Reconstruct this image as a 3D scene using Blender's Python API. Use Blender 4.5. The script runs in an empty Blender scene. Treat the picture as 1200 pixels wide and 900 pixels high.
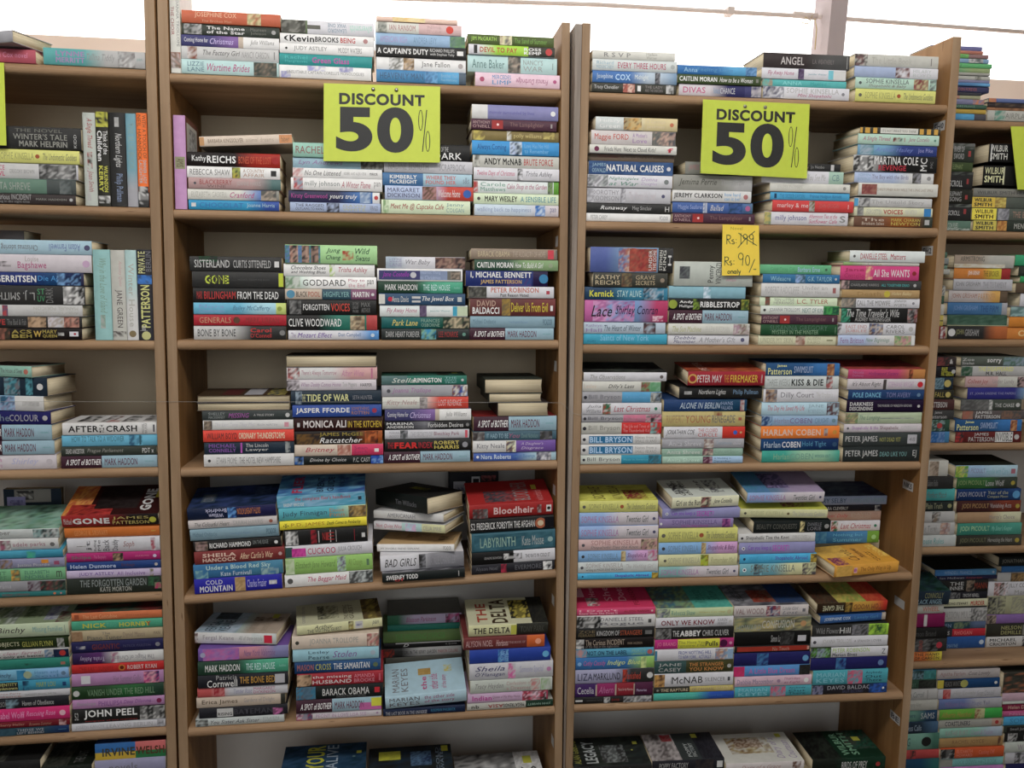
import bpy, bmesh, math, random, re
import numpy as np
from mathutils import Matrix, Vector
# ------------------------------------------------------------------ scene, camera, light
SC = bpy.context.scene
COL = SC.collection
CAM_Z = 1.42684
F = 1020.0                                   # focal length in pixels of the 1200x900 frame
cd = bpy.data.cameras.new('camera'); cam = bpy.data.objects.new('camera', cd); COL.objects.link(cam)
cd.sensor_width = 36.0; cd.lens = F / 1200 * 36.0; cd.clip_start = 0.05
# rows: camera right, image-down, forward expressed in world axes
WM = np.array([[0.989928, -0.006846, 0.141409], [-0.141277, -0.112585, 0.983547], [0.009187, -0.993619, -0.112418]])
R_, D_, N_ = WM[:, 0], WM[:, 1], WM[:, 2]
cam.matrix_world = Matrix(((R_[0], -D_[0], -N_[0], 0), (R_[1], -D_[1], -N_[1], 0), (R_[2], -D_[2], -N_[2], CAM_Z), (0, 0, 0, 1)))
SC.camera = cam
SC.view_settings.view_transform = 'Standard'; SC.view_settings.look = 'None'
SC.view_settings.gamma = 1.0; SC.view_settings.use_curve_mapping = False
SC.view_settings.exposure = 0.0
SC.cycles.use_denoising = True
SC.cycles.max_bounces = 6
W = bpy.data.worlds.new('sky'); SC.world = W; W.use_nodes = True
bg = W.node_tree.nodes['Background']; bg.inputs[0].default_value = (1.0, 0.985, 0.96, 1); bg.inputs[1].default_value = 3.2

def area(name, loc, target, sx, sy, power, color):
    l = bpy.data.lights.new(name, 'AREA'); l.shape = 'RECTANGLE'; l.size = sx; l.size_y = sy; l.energy = power; l.color = color
    o = bpy.data.objects.new(name, l); COL.objects.link(o); o.location = loc
    o.rotation_euler = (Vector(target) - Vector(loc)).to_track_quat('-Z', 'Y').to_euler()
    return o
area('ceiling_light', (0.1, 0.3, 2.95), (0.3, 1.9, 1.4), 2.4, 0.5, 40, (1.0, 0.97, 0.93))
area('front_fill_light', (-0.2, -2.7, 2.0), (0.2, 1.9, 1.9), 3.2, 1.8, 33, (0.95, 0.98, 1.0))  # added fill behind the camera to lift the recesses; no doorway is built

# ------------------------------------------------------------------ colours and materials
def lin(c):
    return c / 12.92 if c <= 0.04045 else ((c + 0.055) / 1.055) ** 2.4
def hx(s):
    c = [lin(int(ch, 16) / 15.0) for ch in s[:3]]; y = 0.25 * c[0] + 0.6 * c[1] + 0.15 * c[2]
    q = [int(ch, 16) for ch in s[:3]]; k = 0.6 if max(q) - min(q) <= 1 else 0.1
    return tuple((1 - k) * v + k * y for v in c)          # shelf-worn, slightly faded inks

def mat(name, rough=0.6, spec=0.3):
    m = bpy.data.materials.new(name); m.use_nodes = True
    nt = m.node_tree; b = nt.nodes['Principled BSDF']
    b.inputs['Roughness'].default_value = rough; b.inputs['Specular IOR Level'].default_value = spec
    return m, nt, b
def node(nt, t, **kw):
    n = nt.nodes.new(t)
    for k, v in kw.items(): setattr(n, k, v)
    return n
def noise(nt, scale, detail=3, mapscale=None, coord='Object'):
    tc = node(nt, 'ShaderNodeTexCoord'); n = node(nt, 'ShaderNodeTexNoise')
    n.inputs['Scale'].default_value = scale; n.inputs['Detail'].default_value = detail
    if mapscale:
        mp = node(nt, 'ShaderNodeMapping'); mp.inputs['Scale'].default_value = mapscale
        nt.links.new(tc.outputs[coord], mp.inputs['Vector']); nt.links.new(mp.outputs[0], n.inputs['Vector'])
    else:
        nt.links.new(tc.outputs[coord], n.inputs['Vector'])
    return n
def ramp(nt, fac, stops):
    r = node(nt, 'ShaderNodeValToRGB'); el = r.color_ramp.elements
    el[0].position, el[0].color = stops[0][0], (*stops[0][1], 1)
    el[1].position, el[1].color = stops[-1][0], (*stops[-1][1], 1)
    for p, c in stops[1:-1]:
        e = el.new(p); e.color = (*c, 1)
    nt.links.new(fac, r.inputs[0]); return r
def printed(name, rough, spec, wear):
    m, nt, b = mat(name, rough, spec)
    a = node(nt, 'ShaderNodeVertexColor'); a.layer_name = 'Col'
    n = noise(nt, 60, 4); r = ramp(nt, n.outputs['Fac'], [(0.3, (1 - wear,) * 3), (0.7, (1.0,) * 3)])
    mx = node(nt, 'ShaderNodeMix', data_type='RGBA', blend_type='MULTIPLY'); mx.inputs[0].default_value = 1.0
    nt.links.new(a.outputs['Color'], mx.inputs[6]); nt.links.new(r.outputs[0], mx.inputs[7]); nt.links.new(mx.outputs[2], b.inputs['Base Color'])
    return m
M_COVER = printed('printed_cover', 0.5, 0.22, 0.10)
M_PRINT = printed('printed_paper', 0.42, 0.3, 0.05)
def pages_material():
    m, nt, b = mat('page_edges', 0.85, 0.1)
    n = noise(nt, 9, 6, (1, 1, 160)); r = ramp(nt, n.outputs['Fac'], [(0.25, (0.50, 0.42, 0.27)), (0.5, (0.66, 0.57, 0.40)), (0.75, (0.77, 0.69, 0.52))])
    nt.links.new(r.outputs[0], b.inputs['Base Color']); return m
M_PAGES = pages_material()
def wood(name, mapscale, c0, c1, c2):
    m, nt, b = mat(name, 0.55, 0.28)
    n = noise(nt, 6.0, 8, mapscale); r = ramp(nt, n.outputs['Fac'], [(0.28, c0), (0.5, c1), (0.72, c2)])
    k = noise(nt, 11.0, 2, tuple(v * 2.2 for v in mapscale)); kr = ramp(nt, k.outputs['Fac'], [(0.69, (1, 1, 1)), (0.76, (0.45, 0.38, 0.32))])
    mx = node(nt, 'ShaderNodeMix', data_type='RGBA', blend_type='MULTIPLY'); mx.inputs[0].default_value = 1.0
    nt.links.new(r.outputs[0], mx.inputs[6]); nt.links.new(kr.outputs[0], mx.inputs[7]); nt.links.new(mx.outputs[2], b.inputs['Base Color'])
    bp = node(nt, 'ShaderNodeBump'); bp.inputs['Strength'].default_value = 0.15; bp.inputs['Distance'].default_value = 0.002
    nt.links.new(n.outputs['Fac'], bp.inputs['Height']); nt.links.new(bp.outputs[0], b.inputs['Normal'])
    return m
M_PANEL = wood('bookcase_side_wood', (5, 5, 0.5), (0.225, 0.112, 0.040), (0.315, 0.166, 0.063), (0.385, 0.215, 0.09))
M_SHELF = wood('bookcase_shelf_wood', (0.6, 5, 5), (0.235, 0.142, 0.075), (0.33, 0.205, 0.115), (0.40, 0.262, 0.152))
M_EDGE = wood('worn_panel_edge_wood', (6, 5, 0.45), (0.225, 0.142, 0.080), (0.315, 0.208, 0.124), (0.39, 0.27, 0.17))
M_GREYWOOD = wood('weathered_edge_wood', (7, 5, 0.4), (0.17, 0.14, 0.115), (0.28, 0.235, 0.20), (0.40, 0.345, 0.30))
def board(name, c0, c1):
    m, nt, b = mat(name, 0.8, 0.15)
    n = noise(nt, 5, 6); r = ramp(nt, n.outputs['Fac'], [(0.3, c0), (0.7, c1)])
    nt.links.new(r.outputs[0], b.inputs['Base Color']); return m
M_BACK_TAN = board('tan_back_board', (0.68, 0.58, 0.42), (0.78, 0.67, 0.50))
M_BACK_GREY = board('pale_back_board', (0.64, 0.625, 0.595), (0.74, 0.725, 0.70))
M_PLASTER = board('cream_plaster', (0.86, 0.70, 0.60), (0.92, 0.77, 0.67))
M_FLOOR = board('floor_tiles', (0.16, 0.14, 0.12), (0.22, 0.20, 0.17))
M_CEIL = board('ceiling_paint', (0.6, 0.58, 0.55), (0.68, 0.66, 0.63))
M_ROOM = board('room_wall_paint', (0.42, 0.40, 0.37), (0.48, 0.46, 0.43))
M_POST = board('window_post_paint', (0.40, 0.34, 0.34), (0.47, 0.40, 0.40))
M_PIPE = board('pipe_paint', (0.58, 0.50, 0.46), (0.68, 0.60, 0.56))
M_METAL, _nt, _b = mat('pin_metal', 0.35, 0.5); _b.inputs['Metallic'].default_value = 1.0; _b.inputs['Base Color'].default_value = (0.35, 0.33, 0.3, 1)
M_CORD = board('pale_cord', (0.30, 0.30, 0.29), (0.42, 0.42, 0.41))
M_STRAW = board('straw_twine', (0.52, 0.40, 0.2), (0.62, 0.5, 0.28))
M_FILM, _nt, _b = mat('clear_plastic_film', 0.12, 0.5)
_b.inputs['Transmission Weight'].default_value = 1.0; _b.inputs['IOR'].default_value = 1.05; _b.inputs['Base Color'].default_value = (0.98, 0.98, 0.98, 1)
M_GLASS, _nt, _b = mat('window_glass', 0.02, 0.5)
_b.inputs['Transmission Weight'].default_value = 1.0; _b.inputs['IOR'].default_value = 1.0

# ------------------------------------------------------------------ mesh helpers
class MB:
    """collects triangles and quads with per-corner colours, builds ONE mesh object"""
    def __init__(s):
        s.v = []; s.t = []; s.c = []; s.m = []; s.n = 0
    def add(s, verts, tris, cols, mi=0):
        verts = np.asarray(verts, float).reshape(-1, 3); tris = np.asarray(tris, int).reshape(-1, 3)
        cols = np.asarray(cols, float)
        if cols.ndim == 1: cols = np.tile(cols[:3], (len(verts), 1))
        s.v.append(verts); s.t.append(tris + s.n); s.c.append(cols[tris.ravel()]); s.m.append(np.full(len(tris), mi)); s.n += len(verts)
    def quad(s, a, b, c, d, col, mi=0):
        s.add([a, b, c, d], [[0, 1, 2], [0, 2, 3]], col, mi)
    def merge(s, o, M):
        A = np.array(M); 
        for v, t, c, m in zip(o.v, o.t, o.c, o.m):
            pass
        off = s.n; allv = np.concatenate(o.v); s.v.append(allv @ A[:3, :3].T + A[:3, 3]); s.n += len(allv)
        s.t.append(np.concatenate(o.t) + off); s.c.append(np.concatenate(o.c)); s.m.append(np.concatenate(o.m))
    def mesh(s, name, mats):
        v = np.concatenate(s.v); t = np.concatenate(s.t); c = np.concatenate(s.c); m = np.concatenate(s.m)
        me = bpy.data.meshes.new(name)
        me.vertices.add(len(v)); me.vertices.foreach_set('co', v.ravel())
        me.loops.add(len(t) * 3); me.loops.foreach_set('vertex_index', t.ravel().astype(np.int32))
        me.polygons.add(len(t)); me.polygons.foreach_set('loop_start', np.arange(0, len(t) * 3, 3, dtype=np.int32))
        me.polygons.foreach_set('material_index', m.astype(np.int32))
        a = me.color_attributes.new('Col', 'FLOAT_COLOR', 'CORNER')
        a.data.foreach_set('color', np.concatenate([c, np.ones((len(c), 1))], 1).ravel().astype(np.float32))
        me.update(calc_edges=True); me.validate()
        for x in mats: me.materials.append(x)
        return me
    def obj(s, name, mats, parent=None):
        o = bpy.data.objects.new(name, s.mesh(name, mats)); COL.objects.link(o)
        if parent: o.parent = parent
        return o
def empty(name, M=None):
    o = bpy.data.objects.new(name, None); o.empty_display_size = 0.05; COL.objects.link(o)
    if M is not None: o.matrix_world = M
    return o
def tag(o, label, cat, group=None):
    o['label'] = label; o['category'] = cat
    if group: o['group'] = group
    return o
def box_bm(boxes, bevel=0.0):
    bm = bmesh.new()
    for (x0, x1, y0, y1, z0, z1) in boxes:
        r = bmesh.ops.create_cube(bm, size=1.0)
        for v in r['verts']:
            v.co = Vector(((x0 + x1) / 2 + v.co.x * (x1 - x0), (y0 + y1) / 2 + v.co.y * (y1 - y0), (z0 + z1) / 2 + v.co.z * (z1 - z0)))
    if bevel: bmesh.ops.bevel(bm, geom=bm.edges[:], offset=bevel, segments=2, affect='EDGES', profile=0.6)
    return bm
def bm_obj(name, bm, m, parent=None, M=None, smooth=False):
    me = bpy.data.meshes.new(name); bm.to_mesh(me); bm.free(); me.materials.append(m)
    if smooth: me.polygons.foreach_set('use_smooth', [True] * len(me.polygons))
    o = bpy.data.objects.new(name, me); COL.objects.link(o)
    if parent: o.parent = parent
    if M is not None: o.matrix_world = M
    return o
def struct(o):
    o['kind'] = 'structure'; return o

# ------------------------------------------------------------------ lettering (the built-in font, one flat mesh per string)
_glyphs = {}
def glyphs(text, style, aspect=None):
    st = 'x' if 'x' in style else 'b' if 'b' in style else 'n'
    if aspect and st != 'n' and 'h' not in style:      # squeezed lettering gets a lighter weight so that it stays open
        natural = 0.8 * len(text)
        if aspect < natural * 0.62: st = 'n'
        elif aspect < natural * 0.85 and st == 'x': st = 'b'
    it = 'i' in style
    key = (text, st, it, 'h' in style)
    if key in _glyphs: return _glyphs[key]
    cu = bpy.data.curves.new('lettering', 'FONT'); cu.body = text; cu.size = 1.0; cu.resolution_u = 8 if 'h' in style else 2
    off = {'n': 0.006, 'b': 0.024, 'x': 0.042}[st]; cu.offset = 0.0 if 'M' in text else off; cu.shear = 0.32 if it else 0.0
    cu.space_character = {'n': 1.05, 'b': 1.08, 'x': 1.12}[st]
    o = bpy.data.objects.new('lettering', cu)
    me = bpy.data.meshes.new_from_object(o)
    me.calc_loop_triangles()
    n = len(me.vertices); v = np.zeros(n * 3); me.vertices.foreach_get('co', v); v = v.reshape(-1, 3)[:, :2]
    t = np.zeros(len(me.loop_triangles) * 3, np.int32); me.loop_triangles.foreach_get('vertices', t); t = t.reshape(-1, 3)
    if n and 'M' in text:           # thickened by overlaid copies: the font's own outline offset closes the letter M
        v = np.concatenate([v + np.array(q) * off for q in ((-1, -0.6), (1, -0.6), (0, 0), (-1, 0.6), (1, 0.6))]); t = np.concatenate([t + k * n for k in range(5)])
    dl = np.repeat(np.arange(5) * 1.5e-5, n) if len(v) > n else np.zeros(n)
    if n:
        lo, hi = v.min(0), v.max(0); v = (v - lo) / np.maximum(hi - lo, 1e-6)
    bpy.data.objects.remove(o); bpy.data.curves.remove(cu); bpy.data.meshes.remove(me)
    v = np.concatenate([v, dl[:, None]], 1); _glyphs[key] = (v, t); return v, t

NUM = r'(\d*\.?\d+)'
RE_BOX = re.compile(r'^([pr]?)' + NUM + '-' + NUM + '(?::' + NUM + '-' + NUM + r')? (\S+)(?: (.*))?$')
RE_DOT = re.compile(r'^o' + NUM + ' ' + NUM + r' (\S+)$')
rnd = random.Random(7)
def decorate(mb, decs, P, su, sv, cover=False):
    """draw printed marks on a face; P(u, v, lift) maps the face's 0..1 square to a point, su x sv is its size"""
    lift = 0.00012
    for d in decs:
        d = d.strip()
        if not d: continue
        m = RE_DOT.match(d)
        if m:
            u, r, c = float(m[1]), float(m[2]), hx(m[3]); rad = r * sv
            k = 14; pts = [P(u, 0.5, lift)] + [P(u + rad * math.cos(a) / su, 0.5 + rad * math.sin(a) / sv, lift) for a in np.linspace(0, 2 * math.pi, k, endpoint=False)]
            mb.add(pts, [[0, i + 1, (i + 1) % k + 1] for i in range(k)], c); lift += 0.00004; continue
        m = RE_BOX.match(d)
        if not m: print('BAD DECOR', d); continue
        kind, u0, u1 = m[1], float(m[2]), float(m[3])
        has_v = m[4] is not None
        c, txt = m[6], m[7]
        if not kind and txt in ('x', 'x/x', '~'):
            kind = 'p'; has_v = True; v0, v1 = (float(m[4]), float(m[5])) if m[4] else (0.35, 0.62); c = c[:3] + ',' + 'bbb'
        elif kind:
            v0, v1 = (float(m[4]), float(m[5])) if has_v else ((0.08, 0.92) if kind == 'r' else (0.03, 0.97))
        if kind == 'r':
            mb.quad(P(u0, v0, lift), P(u1, v0, lift), P(u1, v1, lift), P(u0, v1, lift), hx(c)); lift += 0.00004
        elif kind == 'p':
            pal = [np.array(hx(x)) for x in c.split(',')]
            nu = max(2, min(14, int(round((u1 - u0) * su / 0.0045)))); nv = max(2, min(14, int(round((v1 - v0) * sv / 0.0045))))
            pts, cols = [], []
            for i in range(nu + 1):
                for j in range(nv + 1):
                    pts.append(P(u0 + (u1 - u0) * i / nu, v0 + (v1 - v0) * j / nv, lift))
                    q = pal[rnd.randrange(len(pal))]; cols.append(0.7 * q + 0.3 * pal[(i * len(pal)) // (nu + 1)])
            tr = []
            for i in range(nu):
                for j in range(nv):
                    a = i * (nv + 1) + j; b_ = a + nv + 1
                    tr += [[a, b_, b_ + 1], [a, b_ + 1, a + 1]]
            mb.add(pts, tr, cols); lift += 0.00004
        else:
            col, style = hx(c), c[3:]
            lines = txt.split('/')
            n = len(lines)
            side = cover or 'v' in style
            if has_v: v0, v1 = float(m[4]), float(m[5])
            elif n == 1: v0, v1 = (0.24, 0.76)
            else: v0, v1 = (0.12, 0.88)
            if 'u' in style: lines = lines[::-1]
            for i, ln in enumerate(lines):
                if side: asp = (v1 - v0) * sv / max(1e-6, (u1 - u0) * su / n)
                else: asp = (u1 - u0) * su / max(1e-6, (v1 - v0) * sv / n)
                gv, gt = glyphs(ln, style, asp)
                if not len(gv): continue
                gu, gw = gv[:, 0], gv[:, 1]
                if 'u' in style: gu, gw = 1 - gu, 1 - gw
                h = 1.0 / n; pad = 0.1 * h if n > 1 else 0
                if side:        # letters stand with their tops towards u = 0
                    a0, a1 = u0 + (u1 - u0) * (i * h), u0 + (u1 - u0) * ((i + 1) * h)
                    a0 += pad * (u1 - u0); a1 -= pad * (u1 - u0)
                    U = a1 + (a0 - a1) * gw; V = v0 + (v1 - v0) * gu
                else:
                    b1, b0 = v1 - (v1 - v0) * (i * h + pad), v1 - (v1 - v0) * ((i + 1) * h - pad)
                    U = u0 + (u1 - u0) * gu; V = b0 + (b1 - b0) * gw
                mb.add(P(U, V, lift + gv[:, 2]), gt, col)
            lift += 0.00003

def segments(spec):
    """'abc|def@.4>123@.8' -> list of (u0, u1, colour0, colour1)"""
    parts = re.split(r'([|>])', spec.strip())
    cols = [parts[0]]; joins = []
    for i in range(1, len(parts), 2):
        c, _, at = parts[i + 1].partition('@'); joins.append((parts[i], float(at or 0.5))); cols.append(c)
    segs = []; u = 0.0
    for k, c in enumerate(cols):
        if k < len(joins):
            kind, at = joins[k]
            if kind == '|':
                segs.append((u, at, hx(c), hx(c))); u = at
            else:
                w = 0.11; a, b_ = max(u, at - w), min(1.0, at + w)
                if a > u: segs.append((u, a, hx(c), hx(c)))
                segs.append((a, b_, hx(c), hx(cols[k + 1]))); u = b_
        else:
            segs.append((u, 1.0, hx(c), hx(c)))
    return [s for s in segs if s[1] - s[0] > 1e-4], cols

# ------------------------------------------------------------------ the book: cover (spine, boards, print) and page block
def book_meshes(L, D, T, wedge, spec, decs, cspec, cdecs):
    """origin: bottom middle of the spine; x along the spine, y towards the fore edge, z up; wedge: extra height at the fore edge"""
    mb = MB(); c = min(0.0011, T * 0.12); r = min(0.0016, T * 0.2)
    segs, cols = segments(spec)
    bcol = hx(cols[0])
    top = lambda y: T + wedge * y / D
    # spine face with rounded long edges
    prof = [(D, 0.0, 0), (r, 0.0, 1), (0.0, r, 2), (0.0, T - r, 3), (r, top(r), 4), (D, top(D), 5)]
    inn = [(D, c), (c * 1.2, c), (c * 1.2, T - c), (D, top(D) - c)]
    cov_segs = segments(cspec)[0] if cspec else [(0, 1, bcol, bcol)]
    for (u0, u1, a, b) in segs:
        x0, x1 = (u0 - 0.5) * L, (u1 - 0.5) * L
        pts = []; cl = []
        for (y, z, i) in prof[1:5]:
            pts += [(x0, y, z), (x1, y, z)]; cl += [a, b]
        tr = []
        for i in range(3):
            q = 2 * i; tr += [[q, q + 3, q + 1], [q, q + 2, q + 3]]
        mb.add(pts, tr, cl)
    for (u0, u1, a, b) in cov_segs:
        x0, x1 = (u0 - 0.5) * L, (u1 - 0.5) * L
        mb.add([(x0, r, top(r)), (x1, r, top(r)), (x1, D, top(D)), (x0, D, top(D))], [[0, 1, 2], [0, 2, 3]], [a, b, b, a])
    h = L / 2; back = bcol
    mb.quad((-h, D, 0), (h, D, 0), (h, r, 0), (-h, r, 0), back)
    white = hx('cba')
    (y0, z0), (y1, z1), (y2, z2), (y3, z3) = inn
    mb.quad((-h, y0, z0), (-h, y1, z1), (h, y1, z1), (h, y0, z0), white)
    mb.quad((-h, y1, z1), (-h, y2, z2), (h, y2, z2), (h, y1, z1), white)
    mb.quad((-h, y2, z2), (-h, y3, z3), (h, y3, z3), (h, y2, z2), white)
    ec, ec2 = segs[0][2], segs[-1][3]
    for s, e in ((-1, ec), (1, ec2)):
        x = s * h
        o = [(x, p[0], p[1]) for p in prof]; n = [(x, p[0], p[1]) for p in inn]
        for q in ((o[0], o[1], n[1], n[0]), (o[1], o[2], n[1], n[1]), (o[2], o[3], n[2], n[1]), (o[3], o[4], n[2], n[2]), (o[4], o[5], n[3], n[2])):
            mb.quad(*q, e)
    mb.quad((-h, D, 0), (-h, D, c), (h, D, c), (h, D, 0), back); mb.quad((-h, D, top(D) - c), (-h, D, top(D)), (h, D, top(D)), (h, D, top(D) - c), cov_segs[0][2])
    def PS(u, v, lift):
        u = np.asarray(u, float); v = np.asarray(v, float)
        return np.stack(np.broadcast_arrays((u - 0.5) * L, -lift + 0 * u, v * T), -1)
    def PC(u, v, lift):
        u = np.asarray(u, float); v = np.asarray(v, float); y = r + v * (D - r)
        return np.stack(np.broadcast_arrays((u - 0.5) * L, y, T + wedge * y / D + lift), -1)
    decorate(mb, decs, PS, L, T)
    if cdecs: decorate(mb, cdecs, PC, L, D, True)
    # page block: slightly hollow fore edge
    pb = MB(); e = 0.0012; g = 0.00015; hb = h - e; pc = (1, 1, 1)
    ring = []
    for (y, zl, zh) in ((c * 1.2 + g, c + g, T - c - g), (D - 0.002, c + g, top(D) - c - g), (D - 0.0035, (c + top(D) - c) / 2, (c + top(D) - c) / 2)):
        ring.append((y, zl, zh))
    a, b = ring[0], ring[1]
    cs = [(a[0], a[1]), (b[0], b[1]), (D - 0.0035, (b[1] + b[2]) / 2), (b[0], b[2]), (a[0], a[2])]
    vs = [(-hb, y, z) for y, z in cs] + [(hb, y, z) for y, z in cs]
    tr = []
    for i in range(5):
        j = (i + 1) % 5; tr += [[i, i + 5, j + 5], [i, j + 5, j]]
    tr += [[0, 1, 2], [0, 2, 4], [2, 3, 4], [5, 7, 6], [5, 9, 7], [7, 9, 8]]
    pb.add(vs, tr, pc)
    return mb, pb
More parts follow.
